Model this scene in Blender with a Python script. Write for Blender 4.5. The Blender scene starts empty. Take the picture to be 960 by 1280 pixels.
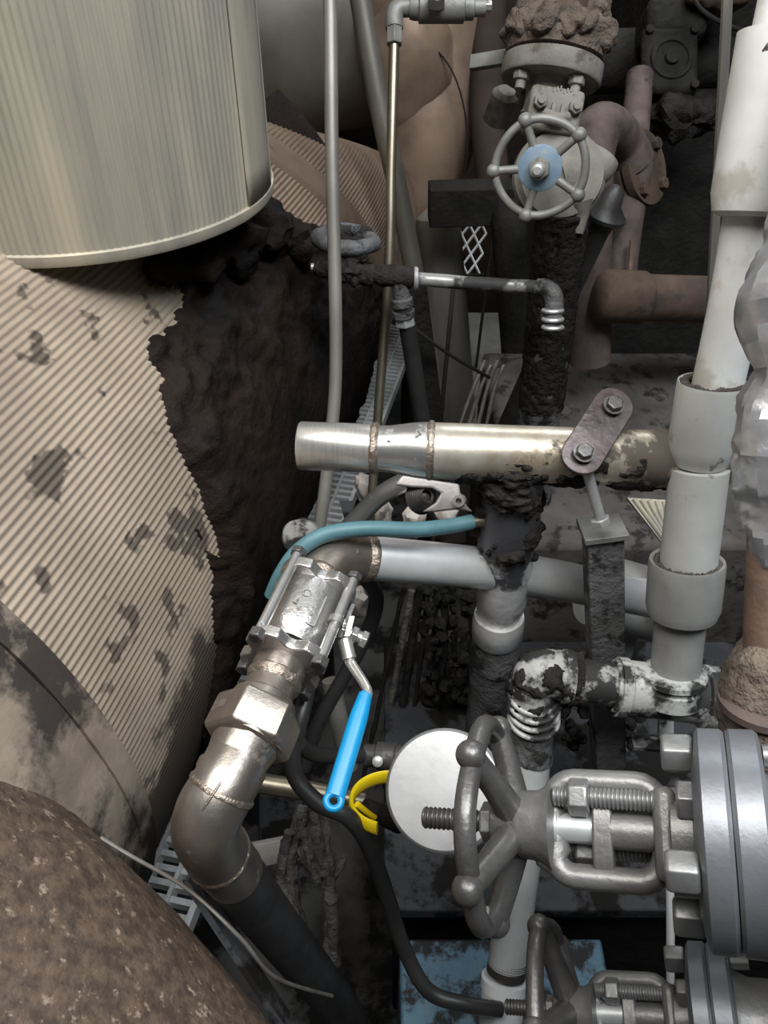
import bpy, bmesh, math, random
from mathutils import Vector, Matrix, noise
random.seed(7)
V = Vector
PI = math.pi
C = bpy.context.scene.collection
S = bpy.context.scene

# ------------------------------------------------------------------ camera, sky, lights, exposure
CAM = V((0, 0, 1.9)); PITCH = math.radians(40); F = 1000.0
cd = bpy.data.cameras.new('camera'); cam = bpy.data.objects.new('camera', cd); C.objects.link(cam)
cam.location = CAM; cam.rotation_euler = (PI / 2 - PITCH, 0, 0)
cd.sensor_fit = 'VERTICAL'; cd.sensor_height = 24.0; cd.lens = 24.0 * F / 1280
cd.clip_start = 0.02
S.camera = cam
w = bpy.data.worlds.new('world'); S.world = w; w.use_nodes = True
w.node_tree.nodes['Background'].inputs[0].default_value = (0.80, 0.88, 1.0, 1)
w.node_tree.nodes['Background'].inputs[1].default_value = 0.022
def area(name, loc, aim, size, power, col=(1, 1, 1), size_y=None):
    l = bpy.data.lights.new(name, 'AREA'); l.shape = 'RECTANGLE'; l.size = size; l.size_y = size_y or size; l.energy = power; l.color = col
    o = bpy.data.objects.new(name, l); C.objects.link(o); o.location = loc
    o.rotation_euler = (V(aim) - V(loc)).to_track_quat('-Z', 'Y').to_euler(); return o
area('roof_light', (-0.55, 0.25, 3.9), (0.0, 1.1, 0.6), 2.6, 92, (1.0, 0.985, 0.96), 1.2)
area('side_opening', (1.15, -0.05, 4.0), (-0.1, 1.0, 0.5), 1.6, 88, (0.88, 0.94, 1.0), 1.0)
area('rear_opening', (0.8, 3.3, 3.2), (-0.2, 1.0, 0.4), 0.8, 22, (0.92, 0.96, 1.0))
S.view_settings.view_transform = 'Standard'; S.view_settings.look = 'None'
S.view_settings.exposure = 0.15; S.view_settings.gamma = 1.0; S.view_settings.use_curve_mapping = False

CP, SP = math.cos(PITCH), math.sin(PITCH)
RIGHT, UPV, FWD = V((1, 0, 0)), V((0, SP, CP)), V((0, CP, -SP))
def at(px, py, d):
    """point of the place seen at px,py of the photograph, d metres in front of the lens"""
    return CAM + d * ((px - 480) / F * RIGHT + (640 - py) / F * UPV + FWD)
def on_z(px, py, z):
    r = (px - 480) / F * RIGHT + (640 - py) / F * UPV + FWD
    return CAM + r * ((z - CAM.z) / r.z)

# ------------------------------------------------------------------ materials
def mat(name, c1, c2=None, rough=0.5, metal=0.0, scale=14, lo=0.35, hi=0.65, tar=0.0, tcol=(0.012, 0.011, 0.010), tscale=9,
        trough=0.75, bump=0.25, bscale=60, grad=None, stretch=(1, 1, 1), bdist=0.003, spots=0.0, scol=None, sscale=40, spec=0.5):
    m = bpy.data.materials.new(name); m.use_nodes = True; nt = m.node_tree; N = nt.nodes; Lk = nt.links
    b = N['Principled BSDF']; tc = N.new('ShaderNodeTexCoord'); mp = N.new('ShaderNodeMapping')
    mp.inputs['Scale'].default_value = stretch; Lk.new(tc.outputs['Object'], mp.inputs[0])
    def nz(sc, det=5, ro=0.6, src=mp.outputs[0]):
        n = N.new('ShaderNodeTexNoise'); n.inputs['Scale'].default_value = sc; n.inputs['Detail'].default_value = det
        n.inputs['Roughness'].default_value = ro; Lk.new(src, n.inputs['Vector']); return n.outputs['Fac']
    def ramp(src, a, c):
        r = N.new('ShaderNodeMapRange'); r.inputs[1].default_value = a; r.inputs[2].default_value = c; Lk.new(src, r.inputs[0]); return r.outputs[0]
    def mix(f, a, c):
        x = N.new('ShaderNodeMix'); x.data_type = 'RGBA'; Lk.new(f, x.inputs[0])
        for k, q in ((6, a), (7, c)):
            if isinstance(q, tuple): x.inputs[k].default_value = (*q, 1)
            else: Lk.new(q, x.inputs[k])
        return x.outputs[2]
    def mixf(f, a, c):
        x = N.new('ShaderNodeMix'); x.data_type = 'FLOAT'; Lk.new(f, x.inputs[0]); x.inputs[2].default_value = a; x.inputs[3].default_value = c; return x.outputs[0]
    col = mix(ramp(nz(scale), lo, hi), c1, c2 or c1)
    if spots:
        col = mix(ramp(nz(sscale, 3, 0.5), 1 - spots, 1 - spots + 0.04), col, scol or tcol)
    b.inputs['Roughness'].default_value = rough; b.inputs['Metallic'].default_value = metal; b.inputs['Specular IOR Level'].default_value = spec
    if tar or grad:
        t = nz(tscale, 8, 0.65, tc.outputs['Object'])
        if grad:
            d = N.new('ShaderNodeVectorMath'); d.operation = 'DOT_PRODUCT'; Lk.new(tc.outputs['Object'], d.inputs[0]); d.inputs[1].default_value = grad[0]
            ad = N.new('ShaderNodeMath'); ad.operation = 'ADD'; Lk.new(d.outputs['Value'], ad.inputs[0]); Lk.new(t, ad.inputs[1])
            a2 = N.new('ShaderNodeMath'); a2.operation = 'ADD'; Lk.new(ad.outputs[0], a2.inputs[0]); a2.inputs[1].default_value = grad[1]; t = a2.outputs[0]
        f = ramp(t, 1 - tar - 0.03, 1 - tar + 0.05)
        col = mix(f, col, tcol)
        Lk.new(mixf(f, rough, trough), b.inputs['Roughness']); Lk.new(mixf(f, metal, 0.0), b.inputs['Metallic'])
    Lk.new(col, b.inputs['Base Color'])
    if bump:
        bp = N.new('ShaderNodeBump'); bp.inputs['Strength'].default_value = bump; bp.inputs['Distance'].default_value = bdist
        Lk.new(nz(bscale, 4, 0.6), bp.inputs['Height']); Lk.new(bp.outputs[0], b.inputs['Normal'])
    return m
SOOT = (0.013, 0.012, 0.011)
M = {}
M['steel'] = mat('bright steel', (0.70, 0.695, 0.68), (0.58, 0.57, 0.55), 0.29, 0.88, 20, tar=0.36, tscale=45, bump=0.08, tcol=(0.10, 0.09, 0.08))
M['header'] = mat('weathered steel pipe', (0.66, 0.62, 0.53), (0.36, 0.29, 0.20), 0.36, 0.7, 13, tar=0.42, tscale=15, tcol=(0.085, 0.07, 0.055), bump=0.15, grad=((0.75, 0, 0), -0.04))
M['silver'] = mat('silver painted pipe', (0.74, 0.74, 0.73), (0.60, 0.60, 0.59), 0.32, 0.5, 12, tar=0.33, tscale=20, tcol=(0.10, 0.095, 0.09), bump=0.06)
M['chipped'] = mat('chipped dirty tube', (0.33, 0.325, 0.31), (0.22, 0.215, 0.20), 0.42, 0.4, 20, tar=0.52, tscale=22, tcol=(0.028, 0.026, 0.025), bump=0.4)
M['polish'] = mat('ground steel', (0.74, 0.72, 0.68), (0.62, 0.60, 0.55), 0.28, 0.8, 30, stretch=(12, 1, 1), bump=0.05, bscale=40)
M['weld'] = mat('weld bead', (0.42, 0.36, 0.30), (0.28, 0.22, 0.18), 0.45, 0.9, 60, bump=0.8, bscale=160)
M['castgrey'] = mat('grey painted cast iron', (0.27, 0.268, 0.25), (0.18, 0.177, 0.162), 0.55, 0.35, 18, tar=0.42, tscale=14, tcol=(0.16, 0.15, 0.135), bump=0.22, bscale=120)
M['castdark'] = mat('dark worn cast iron', (0.15, 0.145, 0.14), (0.09, 0.086, 0.082), 0.38, 0.6, 22, bump=0.25, bscale=120, tar=0.36, tscale=16, tcol=(0.06, 0.055, 0.05))
M['valvesteel'] = mat('forged steel valve', (0.26, 0.255, 0.245), (0.17, 0.166, 0.158), 0.44, 0.55, 16, bump=0.25, bscale=130, tar=0.34, tscale=12, tcol=(0.12, 0.10, 0.085))
M['flange'] = mat('steel flange', (0.235, 0.245, 0.265), (0.165, 0.17, 0.18), 0.40, 0.55, 9, bump=0.12, bscale=90, grad=((0, 0, -1.0), -0.02), tar=0.30, tscale=9, tcol=(0.13, 0.085, 0.06))
M['bolt'] = mat('bolt steel', (0.30, 0.30, 0.295), (0.22, 0.22, 0.215), 0.42, 0.7, 30, bump=0.15, bscale=150)
M['thread'] = mat('dark thread', (0.20, 0.19, 0.18), (0.13, 0.125, 0.12), 0.4, 0.8, 40, bump=0.1)
M['ballvalve'] = mat('stainless casting', (0.56, 0.55, 0.53), (0.44, 0.42, 0.40), 0.36, 0.9, 20, tar=0.34, tscale=40, tcol=(0.10, 0.085, 0.07), bump=0.3, bscale=200)
M['elbowsteel'] = mat('heat stained steel', (0.42, 0.38, 0.34), (0.30, 0.25, 0.21), 0.36, 0.9, 12, tar=0.34, tscale=26, tcol=(0.07, 0.055, 0.045), bump=0.15, bscale=120)
M['darkpipe'] = mat('black pipe', (0.055, 0.052, 0.05), (0.03, 0.028, 0.027), 0.5, 0.3, 20, bump=0.3)
M['tar'] = mat('tar crust', (0.016, 0.014, 0.013), (0.032, 0.028, 0.025), 0.66, 0, 25, bump=1.0, bscale=70, bdist=0.01, spec=0.12)
M['tarbrown'] = mat('brown tar crust', (0.020, 0.0125, 0.009), (0.007, 0.006, 0.0055), 0.72, 0, 7, bump=0.6, bscale=60, bdist=0.01, spec=0.12)
M['dirt'] = mat('fibrous brown dirt', (0.15, 0.115, 0.088), (0.085, 0.064, 0.050), 0.95, 0, 22, bump=1.0, bscale=110, bdist=0.01)
M['droppipe'] = mat('tar coated white pipe', (0.70, 0.70, 0.69), (0.56, 0.55, 0.53), 0.38, 0.35, 20, grad=((0, 0, 1.15), 0.34), tar=0.46, tscale=10, tcol=(0.055, 0.055, 0.06), trough=0.55, bump=0.35, bscale=70)
M['sootpipe'] = mat('soot coated pipe', (0.075, 0.072, 0.070), (0.15, 0.15, 0.155), 0.6, 0.15, 12, tar=0.46, tscale=20, bump=0.8, bscale=90, bdist=0.006)
M['clad'] = mat('corrugated aluminium cladding', (0.50, 0.445, 0.335), (0.30, 0.28, 0.235), 0.52, 0.2, 3.5, lo=0.36, hi=0.64, stretch=(3, 3, 0.35), bump=0.08, bscale=90, tar=0.28, tscale=5, tcol=(0.25, 0.235, 0.21), trough=0.6)
M['cladstainshade'] = mat('oil spotted cladding with flank shade', (0.36, 0.29, 0.22), (0.22, 0.176, 0.136), 0.55, 0.12, 3.5, lo=0.35, hi=0.68, bump=0.12, bscale=70, tar=0.40, tscale=6, tcol=(0.060, 0.047, 0.037), trough=0.65, grad=((0, 0, -1.25), 0.97), spots=0.405, scol=(0.10, 0.08, 0.063), sscale=15, spec=0.3)  # gradient paints shade along with grime low on the flank; spots are oil
M['cladbrown'] = mat('brown stained cladding', (0.30, 0.215, 0.155), (0.17, 0.12, 0.088), 0.48, 0.3, 5, bump=0.12, tar=0.36, tscale=5, tcol=(0.085, 0.062, 0.048), spec=0.25)
M['cladgrey'] = mat('dull grey cladding', (0.20, 0.185, 0.155), (0.11, 0.10, 0.082), 0.5, 0.35, 3, bump=0.06)
M['jacket'] = mat('stained jacket', (0.34, 0.275, 0.215), (0.20, 0.16, 0.125), 0.7, 0.05, 9, bump=0.4, bscale=50, tar=0.54, tscale=5, tcol=(0.045, 0.037, 0.032), spec=0.25)
M['blanket'] = mat('mottled brown jacket', (0.115, 0.080, 0.057), (0.058, 0.041, 0.031), 0.66, 0.05, 60, lo=0.38, hi=0.6, bump=0.7, bscale=110, tar=0.38, tscale=70, tcol=(0.27, 0.205, 0.155), trough=0.6, spec=0.25)
M['pvc'] = mat('white plastic pipe', (0.74, 0.74, 0.715), (0.58, 0.575, 0.545), 0.45, 0, 7, bump=0.05, tar=0.42, tscale=8, tcol=(0.46, 0.43, 0.38), spots=0.27, scol=(0.36, 0.33, 0.28), sscale=45)
M['pvcmid'] = mat('grimy white plastic pipe', (0.50, 0.50, 0.475), (0.38, 0.375, 0.35), 0.48, 0, 11, lo=.3, hi=.7, bump=0.08, tar=0.34, tscale=14, tcol=(0.25, 0.23, 0.195), spots=0.30, scol=(0.2, 0.18, 0.15), sscale=35)
M['pvcgrey'] = mat('dirty grey plastic pipe', (0.29, 0.29, 0.275), (0.19, 0.185, 0.172), 0.5, 0, 9, bump=0.15, tar=0.40, tscale=9, tcol=(0.12, 0.11, 0.095))
M['pvctar'] = mat('tarred white fitting', (0.46, 0.46, 0.44), (0.36, 0.355, 0.33), 0.42, 0, 14, tar=0.52, tscale=18, tcol=(0.022, 0.021, 0.02), bump=0.4, bscale=80)
M['foil'] = mat('foil wrap', (0.52, 0.52, 0.535), (0.38, 0.38, 0.385), 0.32, 0.65, 12, bump=0.3, bscale=30, bdist=0.006)
M['rust'] = mat('rusty pipe', (0.20, 0.125, 0.092), (0.11, 0.07, 0.052), 0.7, 0.1, 16, bump=0.5, bscale=80, tar=0.34, tscale=14, tcol=(0.42, 0.34, 0.27))
M['rustdark'] = mat('dull rusty pipe', (0.115, 0.078, 0.056), (0.06, 0.042, 0.032), 0.75, 0.1, 12, bump=0.5, bscale=70, tar=0.42, tscale=10, tcol=(0.045, 0.036, 0.03), spec=0.25)
M['rustpink'] = mat('pink rust', (0.145, 0.108, 0.095), (0.07, 0.05, 0.044), 0.75, 0.05, 12, bump=0.4, tar=0.40, tscale=13, tcol=(0.03, 0.025, 0.022), spec=0.25)
M['mud'] = mat('dark mud', (0.10, 0.085, 0.07), (0.045, 0.038, 0.032), 0.9, 0, 30, bump=1.0, bscale=100, bdist=0.01)
M['crust'] = mat('tan crust', (0.18, 0.14, 0.108), (0.085, 0.064, 0.049), 0.9, 0, 20, bump=1.0, bscale=90, bdist=0.01)
M['conduit'] = mat('grey conduit', (0.27, 0.255, 0.225), (0.18, 0.17, 0.15), 0.48, 0.4, 12, stretch=(1, 1, 0.2), bump=0.05)
M['brass'] = mat('dull brass tube', (0.36, 0.32, 0.24), (0.22, 0.19, 0.14), 0.35, 0.85, 14, stretch=(1, 1, 0.3), bump=0.05)
M['blue'] = mat('blue vinyl', (0.0, 0.265, 0.54), (0.005, 0.22, 0.46), 0.38, 0, 20, bump=0.1, spots=0.29, scol=(0.02, 0.15, 0.26), sscale=120)
M['yellow'] = mat('yellow vinyl', (0.88, 0.66, 0.01), (0.72, 0.52, 0.01), 0.4, 0, 20, tar=0.30, tscale=40, tcol=(0.05, 0.04, 0.01), bump=0.1)
M['teal'] = mat('teal rubber hose', (0.085, 0.19, 0.215), (0.06, 0.135, 0.155), 0.5, 0, 12, bump=0.12, bscale=80, spots=0.26, scol=(0.24, 0.26, 0.25), sscale=60)
M['rubber'] = mat('black rubber', (0.018, 0.018, 0.018), (0.028, 0.027, 0.026), 0.42, 0, 20, bump=0.1)
M['white'] = mat('white enamel', (0.66, 0.67, 0.67), (0.56, 0.57, 0.57), 0.35, 0.0, 10, spots=0.25, scol=(0.5, 0.49, 0.46), sscale=90, bump=0.02)
M['rimsteel'] = mat('bright rim', (0.42, 0.42, 0.42), (0.36, 0.36, 0.36), 0.3, 0.6, 20, bump=0.05)
M['galv'] = mat('galvanised steel', (0.62, 0.63, 0.63), (0.50, 0.505, 0.50), 0.42, 0.55, 25, bump=0.1, tar=0.30, tscale=14, tcol=(0.22, 0.21, 0.19))
M['valveblue'] = mat('faded blue enamel', (0.13, 0.21, 0.30), (0.20, 0.26, 0.31), 0.6, 0, 40, bump=0.2, tar=0.33, tscale=40, tcol=(0.4, 0.38, 0.34))
M['dustgrey'] = mat('dust covered valve', (0.25, 0.237, 0.207), (0.16, 0.148, 0.126), 0.75, 0.05, 14, bump=0.5, bscale=90, tar=0.42, tscale=16, tcol=(0.10, 0.085, 0.068))
M['concrete'] = mat('dusty concrete', (0.25, 0.24, 0.225), (0.14, 0.135, 0.125), 0.9, 0, 5, bump=0.5, bscale=40, tar=0.40, tscale=4, tcol=(0.035, 0.031, 0.028))
M['sootfloor'] = mat('oily dark floor', (0.10, 0.095, 0.09), (0.035, 0.033, 0.031), 0.7, 0, 2.2, lo=0.45, hi=0.6, bump=0.5, bscale=40, tar=0.48, tscale=5, spec=0.12)
M['gratesteel'] = mat('bright galvanised bar', (0.80, 0.80, 0.79), (0.62, 0.62, 0.60), 0.45, 0.2, 25, bump=0.1, tar=0.33, tscale=9, tcol=(0.25, 0.24, 0.22))
M['plinth'] = mat('speckled sooty plinth', (0.115, 0.102, 0.094), (0.055, 0.049, 0.045), 0.85, 0, 6, bump=0.6, bscale=60, tar=0.44, tscale=17, tcol=(0.022, 0.019, 0.017), spec=0.25)
M['soot'] = mat('soot black steel', (0.014, 0.013, 0.012), (0.026, 0.024, 0.022), 0.75, 0, 12, bump=0.8, bscale=50, bdist=0.008, spec=0.12)
M['sootplate'] = mat('dark slate plate', (0.045, 0.047, 0.052), (0.075, 0.075, 0.078), 0.6, 0.1, 9, bump=0.4, bscale=60, tar=0.52, tscale=9, spec=0.12)
M['bluepaint'] = mat('chipped blue paint', (0.075, 0.165, 0.24), (0.11, 0.20, 0.265), 0.5, 0.1, 12, bump=0.5, bscale=60, tar=0.50, tscale=15, tcol=(0.016, 0.016, 0.017), spots=0.30, scol=(0.40, 0.40, 0.38), sscale=14)
M['plaster'] = mat('pale debris', (0.50, 0.46, 0.42), (0.34, 0.30, 0.27), 0.85, 0, 14, bump=0.7, bscale=60)
M['cable'] = mat('crusted cable', (0.16, 0.147, 0.13), (0.06, 0.054, 0.048), 0.75, 0, 22, bump=1.0, bscale=120, bdist=0.008, tar=0.36, tscale=30, tcol=(0.25, 0.235, 0.21))
M['alu'] = mat('cast aluminium', (0.62, 0.58, 0.55), (0.48, 0.44, 0.42), 0.45, 0.4, 18, bump=0.25, spots=0.27, scol=(0.42, 0.26, 0.14), sscale=60)
M['wall'] = mat('sooty back wall', (0.030, 0.024, 0.020), (0.055, 0.040, 0.032), 0.85, 0, 3, bump=0.3, spec=0.12)
M['purple'] = mat('purplish scaled plate', (0.135, 0.105, 0.105), (0.08, 0.062, 0.06), 0.34, 0.6, 14, bump=0.25, tar=0.40, tscale=22, tcol=(0.05, 0.035, 0.03), trough=0.22)
M['wire'] = mat('grey wire', (0.30, 0.28, 0.25), (0.20, 0.18, 0.16), 0.5, 0.5, 30, bump=0)

# ------------------------------------------------------------------ mesh building
def frame(axis, up=None):
    z = V(axis).normalized()
    u = V(up) if up is not None else (V((0, 0, 1)) if abs(z.z) < 0.9 else V((0, 1, 0)))
    x = (u - z * u.dot(z)).normalized(); return x, z.cross(x), z
def spline(pts, n):
    """Catmull-Rom through points given as (x,y,z,radius)"""
    out = []
    P = [pts[0]] + list(pts) + [pts[-1]]
    for i in range(1, len(P) - 2):
        for k in range(n):
            t = k / n
            out.append(tuple(0.5 * (2 * P[i][j] + (P[i + 1][j] - P[i - 1][j]) * t + (2 * P[i - 1][j] - 5 * P[i][j] + 4 * P[i + 1][j] - P[i + 2][j]) * t * t
                       + (3 * P[i][j] - P[i - 1][j] - 3 * P[i + 1][j] + P[i + 2][j]) * t ** 3) for j in range(4)))
    out.append(tuple(P[-2])); return out
def fbm(p, oct=3):
    s = 0; a = 1
    for _ in range(oct): s += a * noise.noise(p); p = p * 2.1; a *= 0.5
    return s
class MB:
    def __init__(s): s.v = []; s.f = []
    def add(s, vs, fs):
        o = len(s.v); s.v += [V(p) for p in vs]; s.f += [tuple(i + o for i in f) for f in fs]; return s
    def rings(s, rs, closed=False, cap=True):
        n = len(rs[0]); vs = [p for r in rs for p in r]; fs = []
        m = len(rs)
        for i in range(m if closed else m - 1):
            j = (i + 1) % m
            for k in range(n): fs.append((i * n + k, i * n + (k + 1) % n, j * n + (k + 1) % n, j * n + k))
        if cap and not closed: fs += [tuple(range(n - 1, -1, -1)), tuple(range((m - 1) * n, m * n))]
        return s.add(vs, fs)
    def tube(s, pts, r=None, seg=20, n=0, cap=True, amp=0.0, sc=30, flat=None):
        P = [(p[0], p[1], p[2], (p[3] if len(p) > 3 else r)) for p in pts]
        if n: P = spline(P, n)
        elif amp and len(P) == 2:
            L = (V(P[1][:3]) - V(P[0][:3])).length; q = max(6, int(L / 0.008))
            P = [tuple(P[0][j] + (P[1][j] - P[0][j]) * k / q for j in range(4)) for k in range(q + 1)]
        rs = []; x = None
        for i, p in enumerate(P):
            c = V(p[:3]); a = V(P[max(i - 1, 0)][:3]); b = V(P[min(i + 1, len(P) - 1)][:3]); z = (b - a)
            if z.length < 1e-9: z = V((0, 0, 1))
            z.normalize()
            if x is None: x, y, _ = frame(z)
            else:
                x = x - z * x.dot(z); x.normalize(); y = z.cross(x)
            ring = []
            for k in range(seg):
                t = 2 * PI * k / seg; d = x * math.cos(t) + y * math.sin(t); q = c + d * p[3]
                if amp: q = q + d * amp * fbm(q * sc)
                ring.append(q)
            rs.append(ring)
        return s.rings(rs, cap=cap)
    def lathe(s, p0, axis, prof, seg=32, up=None, cap=True, amp=0, sc=30, rot=0.0):
        x, y, z = frame(axis, up); p0 = V(p0); rs = []
        for t, r in prof:
            ring = []
            for k in range(seg):
                a = 2 * PI * (k + rot) / seg; d = x * math.cos(a) + y * math.sin(a); q = p0 + z * t + d * r
                if amp: q = q + d * amp * fbm(q * sc)
                ring.append(q)
            rs.append(ring)
        return s.rings(rs, cap=cap)
    def hexa(s, p0, axis, h, r, up=None, ch=0.12):
        return s.lathe(p0, axis, [(0, r * (1 - ch)), (h * 0.10, r), (h * 0.90, r), (h, r * (1 - ch))], 6, up)
    def thread(s, p0, axis, L, r, pitch, seg=18):
        pr = []; n = int(L / pitch)
        for i in range(n): pr += [(i * pitch, r * 0.84), (i * pitch + pitch * 0.4, r), (i * pitch + pitch * 0.6, r)]
        pr.append((n * pitch, r * 0.84)); return s.lathe(p0, axis, pr, seg)
    def ring(s, c, axis, R, r, seg=40, s2=10, e=None, up=None):
        x, y, z = frame(axis, up); c = V(c); rs = []
        for i in range(seg):
            a = 2 * PI * i / seg; d = x * math.cos(a) + y * math.sin(a); RR = R * (1 + (e(a) if e else 0))
            rs.append([c + d * (RR + r * math.cos(2 * PI * k / s2)) + z * r * math.sin(2 * PI * k / s2) for k in range(s2)])
        return s.rings(rs, closed=True)
    def box(s, c, X, Y, Z):
        c, X, Y, Z = V(c), V(X), V(Y), V(Z)
        vs = [c + X * a + Y * b + Z * d for a in (-1, 1) for b in (-1, 1) for d in (-1, 1)]
        return s.add(vs, [(0, 1, 3, 2), (4, 6, 7, 5), (0, 4, 5, 1), (2, 3, 7, 6), (0, 2, 6, 4), (1, 5, 7, 3)])
    def abox(s, a, b):
        a, b = V(a), V(b); c = (a + b) / 2; h = (b - a) / 2
        return s.box(c, (h.x, 0, 0), (0, h.y, 0), (0, 0, h.z))
    def beam(s, p, q, wx, wy, up=None):
        x, y, z = frame(V(q) - V(p), up); return s.box((V(p) + V(q)) / 2, x * wx, y * wy, (V(q) - V(p)) / 2)
    def ball(s, c, r, amp=0.0, sc=20, sub=3, sq=(1, 1, 1)):
        b = bmesh.new(); bmesh.ops.create_icosphere(b, subdivisions=sub, radius=1.0); b.verts.index_update()
        vs = []
        for q in b.verts:
            d = q.co.normalized(); p = V(c) + V((d.x * sq[0], d.y * sq[1], d.z * sq[2])) * r
            if amp: p = p + d * amp * fbm(p * sc)
            vs.append(p)
        fs = [tuple(v.index for v in f.verts) for f in b.faces]; b.free(); return s.add(vs, fs)
    def slab(s, poly, o, X, Y, th):
        o, X, Y = V(o), V(X), V(Y); Zv = X.cross(Y).normalized() * th; n = len(poly)
        a = [o + X * p[0] + Y * p[1] for p in poly]; vs = a + [p + Zv for p in a]
        fs = [tuple(range(n - 1, -1, -1)), tuple(range(n, 2 * n))] + [(i, (i + 1) % n, n + (i + 1) % n, n + i) for i in range(n)]
        return s.add(vs, fs)
def shell(path, r, seg, n, amp, sc, cut, seed=0.0, taper=0.0, bias=None):
    """broken crust on a pipe: proud where the noise is high, sunk inside elsewhere"""
    P = spline([R4(p, r) if len(p) == 3 else p for p in path], n); mb = MB(); rings = []; x = None
    for i, p in enumerate(P):
        c = V(p[:3]); z = (V(P[min(i + 1, len(P) - 1)][:3]) - V(P[max(i - 1, 0)][:3])).normalized()
        if x is None: x, y, _ = frame(z)
        else: x = (x - z * x.dot(z)).normalized(); y = z.cross(x)
        t = i / (len(P) - 1); ring = []
        for k in range(seg):
            d = x * math.cos(2 * PI * k / seg) + y * math.sin(2 * PI * k / seg); q = c + d * p[3] + V((seed, seed, 0))
            m = fbm(q * sc) - cut - taper * t + (d.dot(V(bias)) if bias else 0); h = -0.004 if m < 0 else amp * (.35 + min(m, .5) * 1.3 + .5 * fbm(q * sc * 4))
            ring.append(c + d * (p[3] + h))
        rings.append(ring)
    return mb.rings(rings)
def link(o, parent=None):
    C.objects.link(o)
    if parent: o.parent = parent
    return o
def origin_of(o):
    p = V((0, 0, 0))
    while o: p = p + V(o.location); o = o.parent
    return p
def obj(name, mb, m, parent=None, bevel=0.0, ang=38, base=None):
    org = origin_of(parent) if parent else (V(base) if base is not None else V((0, 0, 0)))
    me = bpy.data.meshes.new(name); me.from_pydata([tuple(p - org) for p in mb.v], [], mb.f)
    b = bmesh.new(); b.from_mesh(me); bmesh.ops.recalc_face_normals(b, faces=b.faces); b.to_mesh(me); b.free()
    for p in me.polygons: p.use_smooth = True
    me.set_sharp_from_angle(angle=math.radians(ang)); me.materials.append(M[m])
    o = bpy.data.objects.new(name, me); link(o, parent)
    if not parent: o.location = org
    if bevel:
        bv = o.modifiers.new('bevel', 'BEVEL'); bv.width = bevel; bv.segments = 2; bv.limit_method = 'ANGLE'; bv.angle_limit = math.radians(35)
    return o
def tag(o, label, cat, group=None, kind=None):
    o['label'] = label; o['category'] = cat
    if group: o['group'] = group
    if kind: o['kind'] = kind
    return o
def thing(name, label, cat, base, group=None):
    o = bpy.data.objects.new(name, None); o.empty_display_size = 0.02; C.objects.link(o); o.location = V(base); return tag(o, label, cat, group)
def solo(name, mb, m, label, cat, base, group=None, **k): return tag(obj(name, mb, m, None, base=base, **k), label, cat, group)
def struct(name, mb, m, **k):
    o = obj(name, mb, m, **k); o['kind'] = 'structure'; return o
def R4(p, r): return (p[0], p[1], p[2], r)
def pp(px, py, d, r): return R4(at(px, py, d), r)

# ------------------------------------------------------------------ the setting
struct('floor', MB().abox((-4, -2, -0.35), (4, 4.2, -0.25)), 'sootfloor')
struct('wall_back', MB().abox((-4, 4.2, -0.35), (4, 4.35, 3.2)), 'wall')

# directions of the big vessel and the walkway beside it
YAW = math.radians(12)
AX = V((math.sin(YAW), math.cos(YAW), 0)); UX = V((math.cos(YAW), -math.sin(YAW), 0)); ZX = V((0, 0, 1))
UC, ZC, RV = -1.145, 1.9 - 0.991, 0.70
def ves(v, phi, r=RV): return AX * v + UX * (UC + r * math.sin(phi)) + ZX * (ZC + r * math.cos(phi))
def ves_hit(px, py):
    r = (px - 480) / F * RIGHT + (640 - py) / F * UPV + FWD
    u, z, v = r.dot(UX), r.z, r.dot(AX); zc = ZC - CAM.z
    a = u * u + z * z; b = -2 * (u * UC + z * zc); c = UC * UC + zc * zc - RV * RV; D = max(b * b - 4 * a * c, 0)
    t = (-b - math.sqrt(D)) / (2 * a); return v * t, math.atan2(t * u - UC, t * z - zc)
def rad(d): return math.radians(d)
def vgrid(v0, v1, nv, p0, p1, rf):
    """curved sheet of the vessel; rf(v,phi) gives the radius"""
    mb = MB(); npn = p1[1]; vs = []; fs = []
    for i in range(nv + 1):
        v = v0 + (v1 - v0) * i / nv
        for k in range(npn + 1):
            ph = p0 + (p1[0] - p0) * k / npn; vs.append(ves(v, ph, rf(v, ph)))
    for i in range(nv):
        for k in range(npn):
            a = i * (npn + 1) + k; fs.append((a, a + 1, a + npn + 2, a + npn + 1))
    return mb.add(vs, fs)

# ------------------------------------------------------------------ large insulated vessel, horizontal
PITCHR = 0.0105 / RV
vessel = thing('insulated_vessel', 'huge horizontal vessel in ribbed tan cladding spotted with black oil', 'vessel', ves(1.2, PI, RV))
def ripple(v, ph): return RV + 0.0013 * math.sin(2 * PI * ph / PITCHR)
VS = 0.475
def tube_closed(v0, v1, nv, nphi, rf):
    mb = MB(); rs = []
    for i in range(nv + 1):
        v = v0 + (v1 - v0) * i / nv
        rs.append([ves(v, 2 * PI * k / nphi, rf(v, 2 * PI * k / nphi)) for k in range(nphi)])
    return mb.rings(rs)
PITCHR = 2 * PI / round(2 * PI / PITCHR)
obj('cladding', tube_closed(VS, 1.56, 10, int(round(2 * PI / PITCHR)) * 6, ripple), 'cladstainshade', vessel, ang=60)
obj('end_jacket', tube_closed(0.22, VS + 0.02, 24, 260, lambda v, p: RV + 0.006 + 0.006 * noise.noise(ves(v, p) * 9)), 'jacket', vessel)
obj('seam_band', tube_closed(VS - 0.005, VS + 0.03, 2, 200, lambda v, p: RV + 0.0095 + 0.002 * noise.noise(ves(v, p) * 14)), 'jacket', vessel)
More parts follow.
